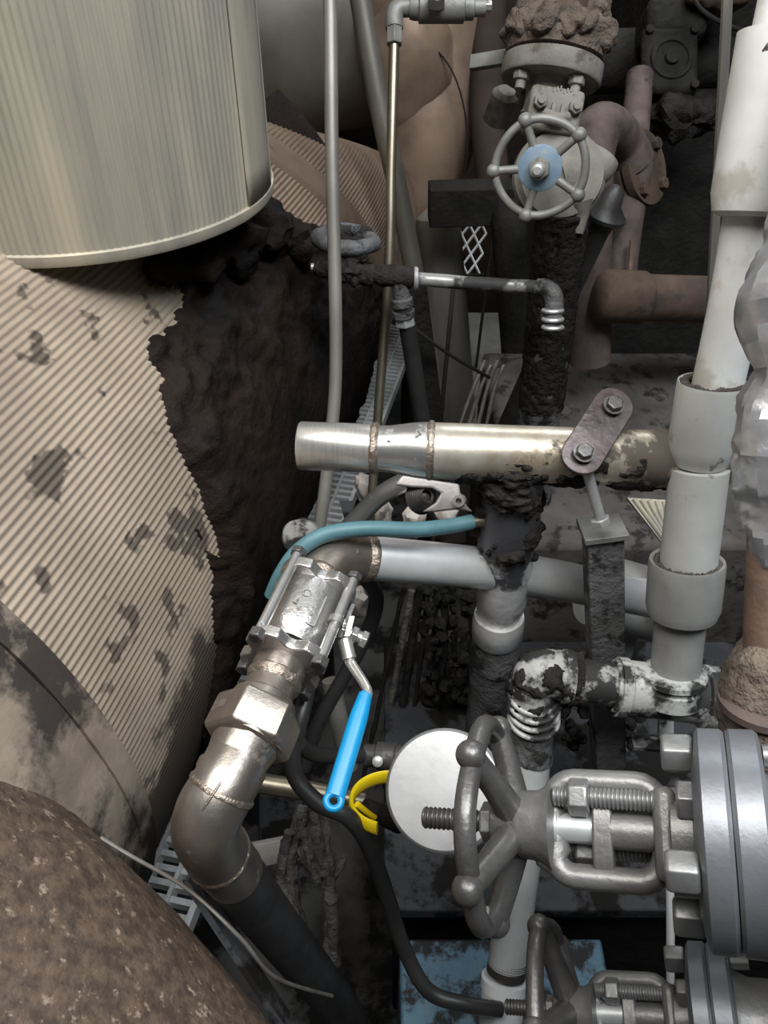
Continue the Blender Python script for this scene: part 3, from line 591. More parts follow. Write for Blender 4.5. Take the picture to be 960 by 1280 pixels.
for k in range(26): mb.ball(at(random.uniform(412, 460), random.uniform(308, 352), 1.445), random.uniform(.006, .012), .006, 60, 2)
obj('body', mb, 'tar', hv, ang=80)
obj('tip', MB().lathe(at(389, 334, 1.46), RIGHT, [(0, .007), (.012, .008)], 14), 'galv', hv)

# ------------------------------------------------------------------ far gate valve on its dirt covered riser
fv = thing('gate_valve', 'dusty grey gate valve with five-knobbed handwheel and blue hub disc', 'valve', at(690, 270, 1.45))
fu = (UPV * .985 + RIGHT * .17).normalized() * .80 + V((0, -.25, .55)) * .35; fu.normalize()
fc = at(690, 88, 1.45)
fr = (RIGHT - fu * RIGHT.dot(fu)).normalized(); fn = fr.cross(fu)
if fn.dot(CAM - fc) < 0: fn = -fn
obj('flange', MB().lathe(fc, fu, [(-.020, .05), (-.020, .088), (-.016, .091), (.012, .091), (.014, .088), (.014, .05)], 48), 'dustgrey', fv)
obj('upper_flange', MB().lathe(fc, fu, [(.020, .05), (.020, .088), (.046, .090), (.048, .05)], 48, amp=.004, sc=20), 'dirt', fv)
mb = MB()
for k in range(9):
    an = 2 * PI * k / 9; mb.ball(fc + fu * .055 + (fr * math.cos(an) + fn * math.sin(an)) * .070, .034, .016, 34, 4, (1, 1, .75))
mb.ball(fc + fu * .085 + fr * .055 - fn * .02, .038, .016, 30, 4); mb.ball(fc + fu * .075 - fr * .058 + fn * .02, .028, .012, 30, 4)
mb.ball(fc + fu * .105 + fr * .050, .032, .016, 30, 4)
obj('dirt_heap', mb, 'dirt', fv, ang=80)
obj('upper_riser', MB().tube([fc + fu * .04, fc + fu * .22, fc + fu * .6], .047, 28, 4, amp=.004, sc=30), 'rustdark', fv)
for k in range(4):
    an = PI / 4 + k * PI / 2 + .2; p = fc - fu * .020 + (fr * math.cos(an) + fn * math.sin(an)) * .068
    bo = obj('bolt', MB().hexa(p, -fu, .016, .015, fr), 'dustgrey', fv, bevel=.001); obj('bolt_end', MB().lathe(p - fu * .016, -fu, [(0, .009), (.014, .009)], 14), 'dustgrey', bo)
obj('neck', MB().lathe(fc - fu * .02, -fu, [(0, .046), (.02, .040), (.05, .040), (.06, .046)], 32), 'dustgrey', fv)
bc = at(690, 143, 1.42)
obj('bonnet_plate', MB().box(bc, fr * .047, fu * .036, fn * .035), 'dustgrey', fv, bevel=.008)
for dx in (-.030, .032):
    bo = obj('bolt', MB().hexa(bc + fr * dx + fu * .006 + fn * .035, fn, .014, .013, fu), 'dustgrey', fv, bevel=.001)
    obj('bolt_end', MB().lathe(bc + fr * dx + fu * .006 + fn * .047, fn, [(0, .007), (.008, .0065)], 12), 'dustgrey', bo)
mb = MB()
for k in range(7): mb.box(bc + fr * (-.010 + .006 * k) + fu * (.030 + .002 * (k % 3)) + fn * .0352, fr * .0013, fu * .0035, fn * .001)   # worn cast characters
obj('casting_mark', mb, 'dustgrey', fv)
obj('gland', MB().tube([bc + fr * -.018 + fu * -.012 + fn * .042, bc + fu * -.020 + fn * .055, bc + fr * .02 + fu * -.012 + fn * .042], .009, 12, 4), 'dustgrey', fv)
obj('gland_rib', MB().box(bc + fr * -.006 + fn * .038 - fu * .004, fr * .003, fu * .012, fn * .006).box(bc + fr * .010 + fn * .038 - fu * .004, fr * .003, fu * .012, fn * .006), 'dustgrey', fv)
wb = at(697, 222, 1.46)
obj('body', MB().lathe(wb + fn * .045, -fn, [(0, .05), (.006, .074), (.022, .078), (.026, .082), (.046, .083), (.050, .074), (.085, .072), (.12, .05)], 40, amp=.0015, sc=24), 'dustgrey', fv)
obj('side_port', MB().tube([R4(wb, .055), R4(wb + fr * .06 + fu * .03, .04), R4(wb + fr * .075 + fu * .05, .032)], None, 24, 4), 'dustgrey', fv)
obj('drain_spout', MB().tube([pp(725, 250, 1.44, .024), pp(726, 268, 1.45, .015), pp(722, 292, 1.46, .010)], None, 18, 4), 'dustgrey', fv)
hw = at(675, 210, 1.31); wn = ((CAM - hw).normalized() - UPV * .10 - RIGHT * .10).normalized(); wx, wy, _ = frame(wn, UPV)
wy = -wy if wy.dot(RIGHT) < 0 else wy
def wheel(name, c, x, y, z, R, r, n, rot, mtl, par, dish, spoke_r, hub_r, knob=1.35, lobe=.07):
    wh = obj(name, MB().ring(c, z, R, r, 60, 12, lambda a: -lobe * (1 - math.cos(n * (a - rot))) * .5, x), mtl, par)
    for k in range(n):
        a = rot + 2 * PI * k / n; d = x * math.cos(a) + y * math.sin(a)
        obj('knob', MB().ball(c + d * (R + r * .3), r * knob * 1.1, 0, 1, 3), mtl, wh)
        a2 = a + PI / n * 0; d2 = x * math.cos(a2) + y * math.sin(a2)
        s0 = c - z * dish; obj('spoke', MB().tube([R4(c + d2 * R, spoke_r), R4(c + d2 * R * .6 - z * dish * .55, spoke_r * 1.05), R4(s0 + d2 * hub_r * .5, spoke_r * 1.25)], None, 12, 4), mtl, wh)
    return wh
_, wy2, _ = frame(wn, UPV)
wh = wheel('handwheel', hw, wx, wy2, wn, .074, .0068, 5, rad(15), 'castgrey', fv, .006, .0068, .03, 1.6, .02)
obj('hub_disc', MB().lathe(hw - wn * .004, wn, [(-.008, .033), (0, .036), (.006, .036), (.008, .033)], 40), 'valveblue', wh)['label'] = 'faded blue hub disc'
obj('nut', MB().hexa(hw + wn * .004, wn, .014, .0185, UPV), 'dustgrey', wh, bevel=.002)
obj('stem', MB().lathe(hw - wn * .09, wn, [(0, .012), (.085, .012), (.10, .0105), (.135, .0095), (.138, .006)], 20), 'galv', fv)
# riser below the valve, reaching the plinth
rA = at(704, 262, 1.47)
rv = thing('sooty_riser', 'soot encrusted vertical pipe below the far handwheel valve', 'pipe', (rA.x, rA.y, 0.70))
rB = V((rA.x + .02, rA.y, .68))
obj('pipe', MB().tube([R4(rA, .042), R4(rA.lerp(rB, .35), .044), R4(rA.lerp(rB, .6), .047), R4(rB, .048)], None, 32, 24, amp=.0035, sc=35), 'sootpipe', rv)
obj('crust', shell([rA, rA.lerp(rB, .3), rA.lerp(rB, .6)], .043, 80, 44, .006, 42, -.65, .9), 'tar', rv, ang=80)
solo('flat_lever', MB().beam(at(588, 79, 1.55), at(632, 72, 1.52), .007, .014, -FWD), 'castgrey', 'short flat grey lever left of the dirt covered flange', 'lever', at(610, 76, 1.53), bevel=.002)
solo('pale_fitting', MB().lathe(at(632, 118, 1.66), V((.2, -.4, 1)), [(-.06, .03), (0, .028), (.01, .018)], 24), 'dustgrey', 'pale round cap tucked left of the far valve neck', 'fitting', at(632, 118, 1.66))

# ------------------------------------------------------------------ dark machinery upper right
dv = thing('dark_pump', 'black square flanged pump head in the upper right gloom', 'pump', at(840, 110, 2.2))
dc = at(836, 78, 2.15)
obj('square_flange', MB().box(dc, RIGHT * .075, UPV * .088, FWD * .02), 'soot', dv, bevel=.015)
obj('cover', MB().lathe(dc - FWD * .02, -FWD, [(0, .058), (.006, .055), (.007, .045), (.002, .043), (.002, .02), (.012, .018)], 32), 'soot', dv)
obj('volute', MB().box(at(838, 36, 2.2), RIGHT * .08, UPV * .05, FWD * .07), 'soot', dv, bevel=.02)
for sx_ in (-1, 1):
    for sy_ in (-1, 1): obj('bolt', MB().hexa(dc + RIGHT * .060 * sx_ + UPV * .073 * sy_ - FWD * .02, -FWD, .012, .012), 'soot', dv)
solo('dark_pipe', MB().tube([at(735, 78, 2.35), at(1500, 60, 2.35)], .085, 28), 'soot', 'fat black pipe running behind the square pump flange', 'pipe', at(870, 74, 2.35))
solo('tar_heap', MB().ball(at(850, 145, 2.2), .09, .05, 12, 4, (1.3, 1, .6)), 'tar', 'glossy black tar heap below the square pump flange', 'tar', at(850, 145, 2.2))
solo('rag_bundle', MB().ball(at(898, -5, 2.1), .07, .03, 12, 4, (1.3, .8, .6)), 'rustdark', 'brown bundle at the top beside the thin grey rod', 'bundle', at(898, -5, 2.1))
solo('black_cable', MB().tube([at(862, -20, 2.0), at(875, 10, 2.02), at(905, 30, 2.05), at(935, 40, 2.1)], .006, 10, 6), 'rubber', 'black cable looping over the square pump head', 'cable', at(880, 15, 2.0))
fl = thing('rusty_flange_pipe', 'rusty leaning pipe with bolted round flange right of the far valve', 'pipe', at(785, 270, 2.0))
obj('upper_pipe', MB().tube([at(800, 95, 2.15), at(792, 185, 2.08)], .036, 22), 'rustpink', fl)
fd = V((.62, -.55, .42)).normalized()
obj('flange', MB().lathe(at(800, 212, 2.02), fd, [(-.03, .085), (-.010, .088), (-.008, .080), (0, .080), (.002, .090), (.022, .090), (.024, .05)], 44), 'rustdark', fl)
for k in range(4):
    x_, y_, _ = frame(fd); an = 2 * PI * k / 4 + .7; obj('bolt', MB().hexa(at(800, 212, 2.02) + fd * .022 + (x_ * math.cos(an) + y_ * math.sin(an)) * .068, fd, .016, .016), 'rustdark', fl, bevel=.001)
obj('lower_pipe', MB().tube([at(796, 200, 2.0), at(783, 270, 2.05), at(774, 345, 2.1)], .044, 24, 3), 'rustpink', fl)
mb = MB(); mb.tube([at(737, 450, 2.12), at(736, 340, 1.98), at(736, 250, 1.86), at(738, 190, 1.82), at(752, 160, 1.84), at(775, 175, 1.95), at(790, 205, 2.0)], .055, 28, 7)
solo('pink_elbow', mb, 'rustpink', 'pinkish rust elbow tucked behind the far handwheel valve', 'pipe', at(750, 170, 1.85))
solo('black_funnel', MB().lathe(at(758, 262, 1.62), V((.25, -.1, 1)), [(-.62, .022), (-.05, .026), (-.022, .030), (-.016, .045), (-.008, .046), (.012, .026), (.04, .020), (.05, .008)], 26), 'darkpipe', 'black funnel shaped cap right of the far handwheel', 'fitting', at(758, 262, 1.62))
rp = thing('rusty_stub_pipe', 'rusty horizontal pipe with capped end above the plinth', 'pipe', at(810, 372, 1.95))
ra, rb = at(740, 370, 1.95), at(1010, 378, 2.05); rx = (rb - ra).normalized()
obj('cap', MB().lathe(ra, rx, [(0, .02), (.003, .045), (.015, .060), (.03, .064), (.13, .064), (.14, .058)], 40, amp=.002, sc=18), 'rustdark', rp)
obj('pipe', MB().lathe(ra + rx * .14, rx, [(0, .057), (1.6, .057)], 36, amp=.002, sc=18), 'rustdark', rp)
solo('rust_drip', MB().tube([at(790, 300, 2.0), at(788, 332, 2.02), at(786, 350, 2.0)], .006, 8, 4), 'rust', 'thin rusty rod dropping onto the capped rusty pipe', 'rod', at(788, 330, 2.0))

# ------------------------------------------------------------------ stepped white plastic pipe on the right
wp = thing('white_pipe', 'stepped white plastic drain pipe leaning down the right side', 'pipe', at(845, 850, 1.2))
W_ = [at(968, 95, .90), at(931, 330, .98), at(890, 520, 1.04), at(862, 700, 1.12), at(841, 852, 1.19)]
def seg_axis(i, j): return (W_[j] - W_[i]).normalized()
a01 = seg_axis(0, 1)
obj('sleeve', MB().lathe(at(979, 40, .875), at(945, 228, .925) - at(979, 40, .875), [(.03, .042), (0, .043), (0, .0475), (.10, .0480), (.165, .0475), (.185, .043), (.19, .034)], 44), 'pvc', wp)
obj('inner_pipe', MB().tube([at(1110, -460, .80), at(1006, -80, .86), at(976, 60, .885)], .034, 28, amp=.002, sc=30), 'pvc', wp)
obj('mud', MB().ball(at(974, 70, .865), .026, .01, 50, 3), 'crust', wp)
obj('upper_pipe', MB().tube([at(947, 215, .925), at(925, 350, .975), at(893, 500, 1.03)], .0315, 36, 4), 'pvc', wp)
a2 = at(872, 590, 1.07) - at(893, 470, 1.01)
obj('bell', MB().lathe(at(891, 477, 1.02), a2, [(.03, .0385), (.002, .0395), (0, .0425), (.004, .0435), (.085, .0435), (.10, .041), (.112, .036)], 44), 'pvcmid', wp)
mb = MB()
for k in range(36):
    an = rad(k * 10); x_, y_, z_ = frame(a2); mb.ball(at(891, 480, 1.02) + (x_ * math.cos(an) + y_ * math.sin(an)) * .0355 + z_ * .001, .0058, .004, 60, 2)
obj('mud', mb, 'mud', wp, ang=80)
obj('middle_pipe', MB().tube([at(874, 585, 1.065), at(860, 710, 1.115)], .0385, 40), 'pvcmid', wp)
a3 = at(846, 850, 1.18) - at(860, 700, 1.11)
obj('lower_bell', MB().lathe(at(859, 700, 1.11), a3, [(.03, .044), (.002, .045), (0, .050), (.004, .0512), (.07, .0512), (.085, .047), (.09, .036)], 44), 'pvcgrey', wp)
mb = MB()
for k in range(36):
    an = rad(k * 10); x_, y_, z_ = frame(a3); mb.ball(at(859, 703, 1.11) + (x_ * math.cos(an) + y_ * math.sin(an)) * .0415 + z_ * .001, .005, .0035, 60, 2)
obj('mud', mb, 'mud', wp, ang=80)
obj('lower_pipe', MB().tube([at(852, 760, 1.14), at(842, 862, 1.19)], .0355, 36), 'pvcgrey', wp)
tA, tB = at(770, 858, 1.19), at(893, 872, 1.19); tx = (tB - tA).normalized(); tl = (tB - tA).length
obj('tee_body', MB().lathe(tA, tx, [(0, .036), (0, .044), (.014, .044), (.016, .041), (tl - .022, .041), (tl - .020, .047), (tl, .047), (tl, .03)], 40), 'pvctar', wp)
tn = (W_[3] - at(842, 862, 1.19)).normalized(); bc_ = at(840, 858, 1.18)
obj('tee_branch', MB().lathe(bc_, tn, [(-.02, .046), (.004, .046), (.006, .043), (.012, .043), (.014, .0475), (.022, .0475), (.026, .040)], 40), 'pvctar', wp)
obj('cross_run', MB().tube([at(700, 845, 1.19), at(775, 858, 1.19)], .032, 30), 'pvctar', wp)
obj('flat_collar', MB().lathe(at(702, 845, 1.19), tx, [(0, .033), (0, .040), (.014, .040), (.014, .033)], 36), 'pvctar', wp)
obj('ring', MB().ring(at(768, 857, 1.19), tx, .036, .004, 30, 8), 'pvctar', wp)
obj('elbow', MB().tube([at(706, 845, 1.19), at(682, 843, 1.19), at(668, 854, 1.20), at(666, 885, 1.22)], .037, 32, 7), 'pvctar', wp)
for k in range(4): obj('ring', MB().ring(at(667, 866 + k * 10, 1.205 + .004 * k), V((0, .1, -1)), .037, .004, 34, 8), 'pvctar', wp)
obj('tar_cap', shell([at(725, 847, 1.19), at(706, 845, 1.19), at(682, 843, 1.19), at(668, 854, 1.20), at(666, 885, 1.22)], .0365, 60, 14, .006, 34, .12, .3), 'tar', wp, ang=80)

# silver standpipe below that elbow
sp = thing('silver_standpipe', 'silver pipe dropping below the tarred elbow behind the big handwheel', 'pipe', at(650, 1100, 1.26))
obj('nipple', MB().tube([at(666, 890, 1.225), at(664, 950, 1.24)], .032, 26, amp=.005, sc=45), 'sootpipe', sp)
obj('pipe', MB().tube([at(663, 945, 1.24), at(656, 1040, 1.25), at(634, 1206, 1.26)], .0305, 30, 4), 'silver', sp)
obj('thread', MB().thread(at(636, 1196, 1.26), at(628, 1240, 1.26) - at(636, 1196, 1.26), .03, .031, .0035, 30), 'thread', sp)
obj('coupling', MB().lathe(at(631, 1222, 1.26), at(624, 1300, 1.26) - at(631, 1222, 1.26), [(0, .032), (0, .0365), (.018, .0365), (.020, .034), (.2, .034)], 36), 'white', sp)
solo('thin_white_rod', MB().tube([at(836, 1050, 1.0), at(838, 1140, 1.02), at(838, 1250, 1.05)], .0052, 12, 4), 'white', 'thin white rod hanging between the two right hand valves', 'rod', at(838, 1200, 1.03))
solo('angle_bracket', MB().beam(at(832, 898, 1.32), at(832, 932, 1.32), .004, .012).beam(at(790, 928, 1.32), at(834, 932, 1.32), .004, .012), 'pvctar', 'small tarred angle bracket under the white tee', 'bracket', at(820, 925, 1.32))

# ------------------------------------------------------------------ foil wrapped pipe at the right edge
fw = thing('wrapped_pipe', 'vertical pipe wrapped in crumpled silver foil at the right edge', 'pipe', at(970, 700, .85))
obj('foil', MB().tube([pp(1075, -420, .86, .036), pp(1040, 60, .82, .036), pp(1012, 270, .80, .036), pp(1000, 330, .80, .042), pp(986, 385, .80, .048), pp(994, 458, .80, .038), pp(984, 500, .81, .044), pp(978, 560, .81, .048), pp(976, 620, .82, .044), pp(974, 668, .82, .030), pp(974, 700, .83, .026)], None, 30, 10, amp=.006, sc=32), 'foil', fw, ang=17)
obj('pipe', MB().tube([at(974, 660, .83), at(966, 830, .85), at(962, 960, .87)], .0300, 30, 6, amp=.001, sc=20), 'rust', fw)
mb = MB(); mb.tube([pp(968, 800, .85, .030), pp(966, 835, .85, .048), pp(964, 880, .86, .052), pp(962, 930, .86, .050), pp(962, 960, .87, .03)], None, 36, 8, amp=.010, sc=26)
obj('crust', mb, 'crust', fw, ang=80)
obj('ring', MB().lathe(at(964, 872, .845), V((.1, -.3, -1)), [(-.006, .046), (0, .053), (.008, .053), (.014, .046)], 40), 'rustpink', fw)
obj('run_into_wall', MB().tube([at(970, 940, .87), at(1100, 960, .95), at(1900, 1000, 1.1)], .05, 20), 'rust', fw)

# corrugated light hose wedge and grey duct behind white pipe
mb = MB(); ha, hb = at(780, 596, 1.55), at(880, 740, 1.55); prf = []
n_ = 22; Lh = (hb - ha).length
for k in range(n_ * 4 + 1): prf.append((Lh * k / (n_ * 4), .048 + .004 * math.sin(2 * PI * k / 4 + .3)))
rbm = MB().slab([(0, 0), (.10, .006), (.10, .24), (.085, .24), (.07, .09)], at(784, 622, 1.50), RIGHT, -UPV, .012)
o_ = at(784, 622, 1.50)
for k in range(7): rbm.tube([o_ + RIGHT * (.012 + .014 * k) - UPV * (.002 + .001 * k) - FWD * .001, o_ + RIGHT * (.085 + .002 * k) - UPV * (.10 + .001 * k) - FWD * .001], .0042, 8)
solo('ribbed_sheet', rbm, 'clad', 'pale ribbed board poking out left of the white pipe', 'board', at(820, 640, 1.5))
solo('grey_sleeve', MB().tube([at(740, 735, 1.62), at(830, 760, 1.66)], .075, 28).abox((at(785, 748, 1.64).x - .03, at(785, 748, 1.64).y - .03, .384), (at(785, 748, 1.64).x + .03, at(785, 748, 1.64).y + .03, at(785, 748, 1.64).z)), 'pvcgrey', 'wide dusty grey pipe behind the square post', 'pipe', at(790, 750, 1.64))

# ------------------------------------------------------------------ flanged globe valves, lower right
def globe_valve(label, hubp, flp, s, wheel_s, mtl, wrot, base_label_cat='valve', wheel_a=-.052):
    g = thing('globe_valve', label, base_label_cat, hubp)
    A = (flp - hubp).normalized(); Nn = CAM - (hubp + flp) / 2; Nn = (Nn - A * Nn.dot(A)).normalized(); Vv = Nn.cross(A)
    if Vv.dot(UPV) < 0: Vv = -Vv
    def L(a, v=0.0, n=0.0): return hubp + A * (a * s * .82) + Vv * (v * s) + Nn * (n * s)
    # yoke: rounded rectangular loop facing the lens
    pts = []; a0_, a1_, hv_, cr = .030, .142, .0375, .025
    for cx_, cv_, st in ((a1_ - cr, hv_ - cr, 90), (a1_ - cr, -hv_ + cr, 0), (a0_ + cr, -hv_ + cr, -90), (a0_ + cr, hv_ - cr, -180)):
        for k in range(7):
            an = rad(st - 15 * k); pts.append(L(cx_ + cr * math.cos(an), cv_ + cr * math.sin(an)))
    rs = []
    m = len(pts)
    for i in range(m):
        t = (pts[(i + 1) % m] - pts[i - 1]).normalized(); o_ = Nn.cross(t)
        rs.append([pts[i] + o_ * (.0100 + (.006 if i > m // 2 + 3 and i < m - 6 else 0)) * s * math.cos(2 * PI * k / 14) + Nn * .0125 * s * math.sin(2 * PI * k / 14) for k in range(14)])
    yk = obj('yoke', MB().rings(rs, closed=True), mtl, g)
    obj('yoke_sleeve', MB().lathe(L(-.004), A, [(0, .016 * s), (0, .024 * s), (.004 * s, .0275 * s), (.018 * s, .0285 * s), (.026 * s, .033 * s), (.031 * s, .036 * s), (.034 * s, .012 * s)], 36), mtl, yk)
    obj('yoke_foot', MB().box(L(.144), A * .009 * s, Vv * .036 * s, Nn * .022 * s), mtl, yk, bevel=.007 * s)
    obj('bonnet_neck', MB().lathe(L(.15), A, [(0, .030 * s), (.016 * s, .030 * s), (.022 * s, .036 * s), (.034 * s, .042 * s)], 32), mtl, g)
    # stem, gland follower, gland studs
    obj('stem', MB().lathe(L(.034), A, [(0, .0165 * s), (.004 * s, .0165 * s), (.004 * s, .0125 * s), (.11 * s, .0125 * s)], 28), 'galv', g)
    obj('stem_thread', MB().thread(L(-.108), A, .10 * s, .0095 * s, .0042 * s, 22), 'thread', g)
    obj('gland', MB().lathe(L(.088), A, [(0, .015 * s), (.045 * s, .015 * s)], 28), mtl, g)
    poly = []
    for k in range(11): an = rad(-90 + 18 * k); poly.append((.012 * math.cos(an) * s * 1.2, (.026 + .012 * math.sin(an)) * s))
    for k in range(11): an = rad(90 + 18 * k); poly.append((.012 * math.cos(an) * s * 1.2, (-.026 + .012 * math.sin(an)) * s))
    poly = [(.015 * s * c_, .038 * s * s_) for c_, s_ in ((math.cos(rad(15 * k)), math.sin(rad(15 * k))) for k in range(24))]
    fo = obj('gland_follower', MB().slab(poly, L(.074), Nn, Vv, -.016 * s if Nn.cross(Vv).dot(A) < 0 else .016 * s), mtl, g, bevel=.002 * s)
    for sv, sn in ((.024, .014), (-.016, -.024)):
        sd = obj('gland_stud', MB().thread(L(.036, sv, sn), A, .084 * s, .0085 * s, .0034 * s, 20), 'bolt', fo)
        obj('nut', MB().hexa(L(.052, sv, sn), A, .017 * s, .0155 * s, Vv), 'bolt', fo, bevel=.001 * s)
    # flange pair and bolts
    obj('bonnet_flange', MB().lathe(L(.176), A, [(-.004 * s, .06 * s), (0, .080 * s), (.003 * s, .0835 * s), (.019 * s, .0835 * s), (.022 * s, .081 * s)], 72), 'flange', g)
    obj('gasket', MB().lathe(L(.195), A, [(0, .078 * s), (.008 * s, .078 * s)], 60), 'rubber', g)
    obj('body_flange', MB().lathe(L(.204), A, [(0, .081 * s), (.003 * s, .0835 * s), (.021 * s, .0835 * s), (.024 * s, .081 * s), (.026 * s, .055 * s)], 72), 'flange', g)
    obj('body', MB().lathe(L(.232), A, [(0, .055 * s), (.02 * s, .046 * s), (.05 * s, .046 * s), (.09 * s, .066 * s), (.14 * s, .066 * s), (.2 * s, .046 * s), (.215 * s, .046 * s), (.216 * s, .080 * s), (.26 * s, .080 * s), (.261 * s, .044 * s), (1.6 * s, .044 * s)], 44, amp=.0012, sc=30), mtl, g)
    for k in range(4):
        an = rad(22 + 90 * k); v_, n_2 = .066 * math.cos(an), .066 * math.sin(an)
        bo = obj('bolt', MB().hexa(L(.174, v_, n_2), -A, .024 * s, .0165 * s, Nn), 'bolt', g, bevel=.0015 * s)
        obj('bolt_tail', MB().lathe(L(.236, v_, n_2), A, [(0, .009 * s), (.02 * s, .009 * s)], 14), 'bolt', bo)
    for v_, n_2 in ((.026, .022), (-.026, .022)):
        obj('nut', MB().hexa(L(.156, v_, n_2), A, .018 * s, .0165 * s, Nn), 'bolt', g, bevel=.001 * s)
    # dished five-knob wheel
    ws = wheel_s
    x_, y_ = Vv, A.cross(Vv)
    wheel('handwheel', L(wheel_a), x_, y_, -A, .083 * ws, .0092 * ws, 5, wrot, 'castdark', g, (-wheel_a * .82 - .006) * s, .0108 * ws, .03 * ws, 1.25)
    obj('wheel_hub', MB().lathe(L(-.030), A, [(0, .017 * s), (.002 * s, .022 * s), (.024 * s, .024 * s), (.026 * s, .02 * s)], 30), 'castdark', g)
    obj('wheel_nut', MB().hexa(L(-.042), A, .012 * s, .017 * s, Vv), 'bolt', g, bevel=.001 * s)
    return g
globe_valve('large forged steel flanged valve whose dark handwheel covers the white gauge', at(652, 1030, .690), at(872, 1045, .640), 1.0, 1.0, 'valvesteel', rad(54), wheel_a=-.034)
globe_valve('smaller flanged valve cut by the lower edge of the photo', at(718, 1264, .85), at(872, 1274, .808), .84, 1.02, 'valvesteel', rad(30), wheel_a=-.036)

# ------------------------------------------------------------------ pressure gauge, yellow handle valve, black fittings
ga = thing('pressure_gauge', 'round white faced gauge behind the big dark handwheel', 'gauge', at(556, 985, 1.02))
gc = at(556, 987, .98); gnv = ((CAM - gc).normalized() + UPV * .05 - RIGHT * .12).normalized()
obj('case', MB().lathe(gc, -gnv, [(-.006, .061), (-.006, .069), (-.003, .0725), (.0, .0735), (.035, .073), (.04, .06)], 60), 'rimsteel', ga)
obj('dial', MB().lathe(gc, -gnv, [(-.0045, .006), (-.003, .0625), (.002, .0628)], 60), 'white', ga)['label'] = 'blank white dial'
obj('stem', MB().tube([gc - gnv * .02 + RIGHT * .02, at(600, 1085, 1.08), at(606, 1150, 1.2)], .014, 18, 3), 'castdark', ga)
bf = thing('black_cross_valve', 'black pipe fitting with a yellow ring lever left of the gauge', 'valve', at(490, 960, 1.15))
obj('body', MB().lathe(at(455, 944, 1.20), at(555, 950, 1.17) - at(455, 944, 1.20), [(0, .014), (.002, .017), (.02, .017), (.022, .021), (.05, .022), (.052, .018), (.068, .018), (.07, .024), (.12, .024), (.16, .02)], 28), 'castdark', bf)
obj('drain_plug', MB().lathe(at(472, 951, 1.17), -FWD + UPV * .2, [(0, .008), (.01, .008), (.012, .005)], 14), 'galv', bf)
obj('body', MB().tube([pp(500, 955, 1.18, .026), pp(540, 985, 1.16, .03), pp(580, 1010, 1.16, .03)], None, 24, 4), 'castdark', bf)
mb = MB(); yc = at(489, 1003, 1.10); yn = (UPV * 1.0 - FWD * .45).normalized(); x_, y_, _ = frame(yn, RIGHT)
rs = []
for i in range(41):
    a_ = rad(-40 + 290 * i / 40); d = x_ * math.cos(a_) * 1.0 + y_ * math.sin(a_) * .9
    rs.append([yc + d * (.055 + .004 * math.cos(2 * PI * k / 12)) + yn * .012 * math.sin(2 * PI * k / 12) for k in range(12)])
mb.rings(rs)
mb.tube([at(446, 1005, 1.09), at(458, 1015, 1.10), at(468, 1022, 1.11)], .0045, 10, 3)
obj('ring_lever', mb, 'yellow', bf)['label'] = 'yellow ring lever'
obj('lever_hub', MB().tube([at(455, 1010, 1.12), at(476, 1018, 1.13), at(500, 1030, 1.15)], .014, 14, 3), 'soot', bf)
# grey tube and board crossing under the blue lever
solo('tan_tube', MB().tube([at(318, 978, 1.32), at(380, 988, 1.32), at(455, 1002, 1.32)], .0165, 20, 3), 'brass', 'dull tan tube crossing behind the blue lever tip', 'pipe', at(390, 990, 1.32))
solo('pale_board', MB().beam(at(300, 1072, 1.75), at(372, 1058, 1.75), .025, .012, UPV), 'plaster', 'pale board end right of the grating below the elbow', 'board', at(340, 1066, 1.75), bevel=.002)
solo('slate_block', MB().box(at(352, 1022, 1.85), RIGHT * .05, UPV * .06, FWD * .02), 'sootplate', 'slate grey block under the tan tube', 'block', at(352, 1022, 1.85), bevel=.004)
solo('slant_tube', MB().tube([at(414, 850, 1.45), at(425, 905, 1.47), at(436, 960, 1.5)], .017, 16, 3), 'conduit', 'grey tube slanting down behind the lever shank', 'pipe', at(425, 905, 1.47))

# black hoses
solo('black_hose', MB().tube([at(398, 800, 1.12), at(380, 880, 1.06), at(366, 935, 1.05), at(370, 972, 1.05), at(398, 1004, 1.05), at(436, 1022, 1.06), at(462, 1060, 1.10), at(484, 1120, 1.16), at(505, 1185, 1.20), at(535, 1238, 1.20), at(580, 1255, 1.20), at(625, 1262, 1.22)], .0115, 16, 8), 'rubber', 'black hose curling past the blue lever tip down to the silver pipe', 'hose', at(436, 1022, 1.06))
solo('black_hose', MB().tube([at(374, 930, 1.10), at(392, 942, 1.12), at(425, 945, 1.16), at(460, 944, 1.2)], .0115, 14, 6), 'rubber', 'short black hose joining the black cross fitting', 'hose', at(400, 943, 1.12))
solo('black_strap', MB().tube([at(444, 710, 1.24), at(470, 745, 1.3), at(455, 800, 1.36), at(400, 900, 1.40), at(380, 960, 1.44)], .013, 12, 6), 'rubber', 'black hose hanging under the silver pipe elbow', 'hose', at(450, 800, 1.36))
solo('thin_rod', MB().tube([at(567, 355, 1.9), at(560, 430, 1.95), at(552, 520, 2.05), at(540, 700, 2.25)], .0055, 8, 3), 'darkpipe', 'thin dark rod behind the slim cross tube', 'rod', at(560, 430, 1.95))
solo('thin_cable', MB().tube([at(490, 380, 1.7), at(520, 412, 1.72), at(565, 445, 1.78), at(612, 472, 1.85)], .004, 8, 5), 'rubber', 'thin black cable slanting below the slim cross tube', 'cable', at(565, 445, 1.78))
solo('black_strut', MB().beam(at(520, 352, 1.72), at(546, 545, 1.95), .022, .010, RIGHT), 'soot', 'black flat strut beside the hanging hose', 'strut', at(535, 460, 1.8))
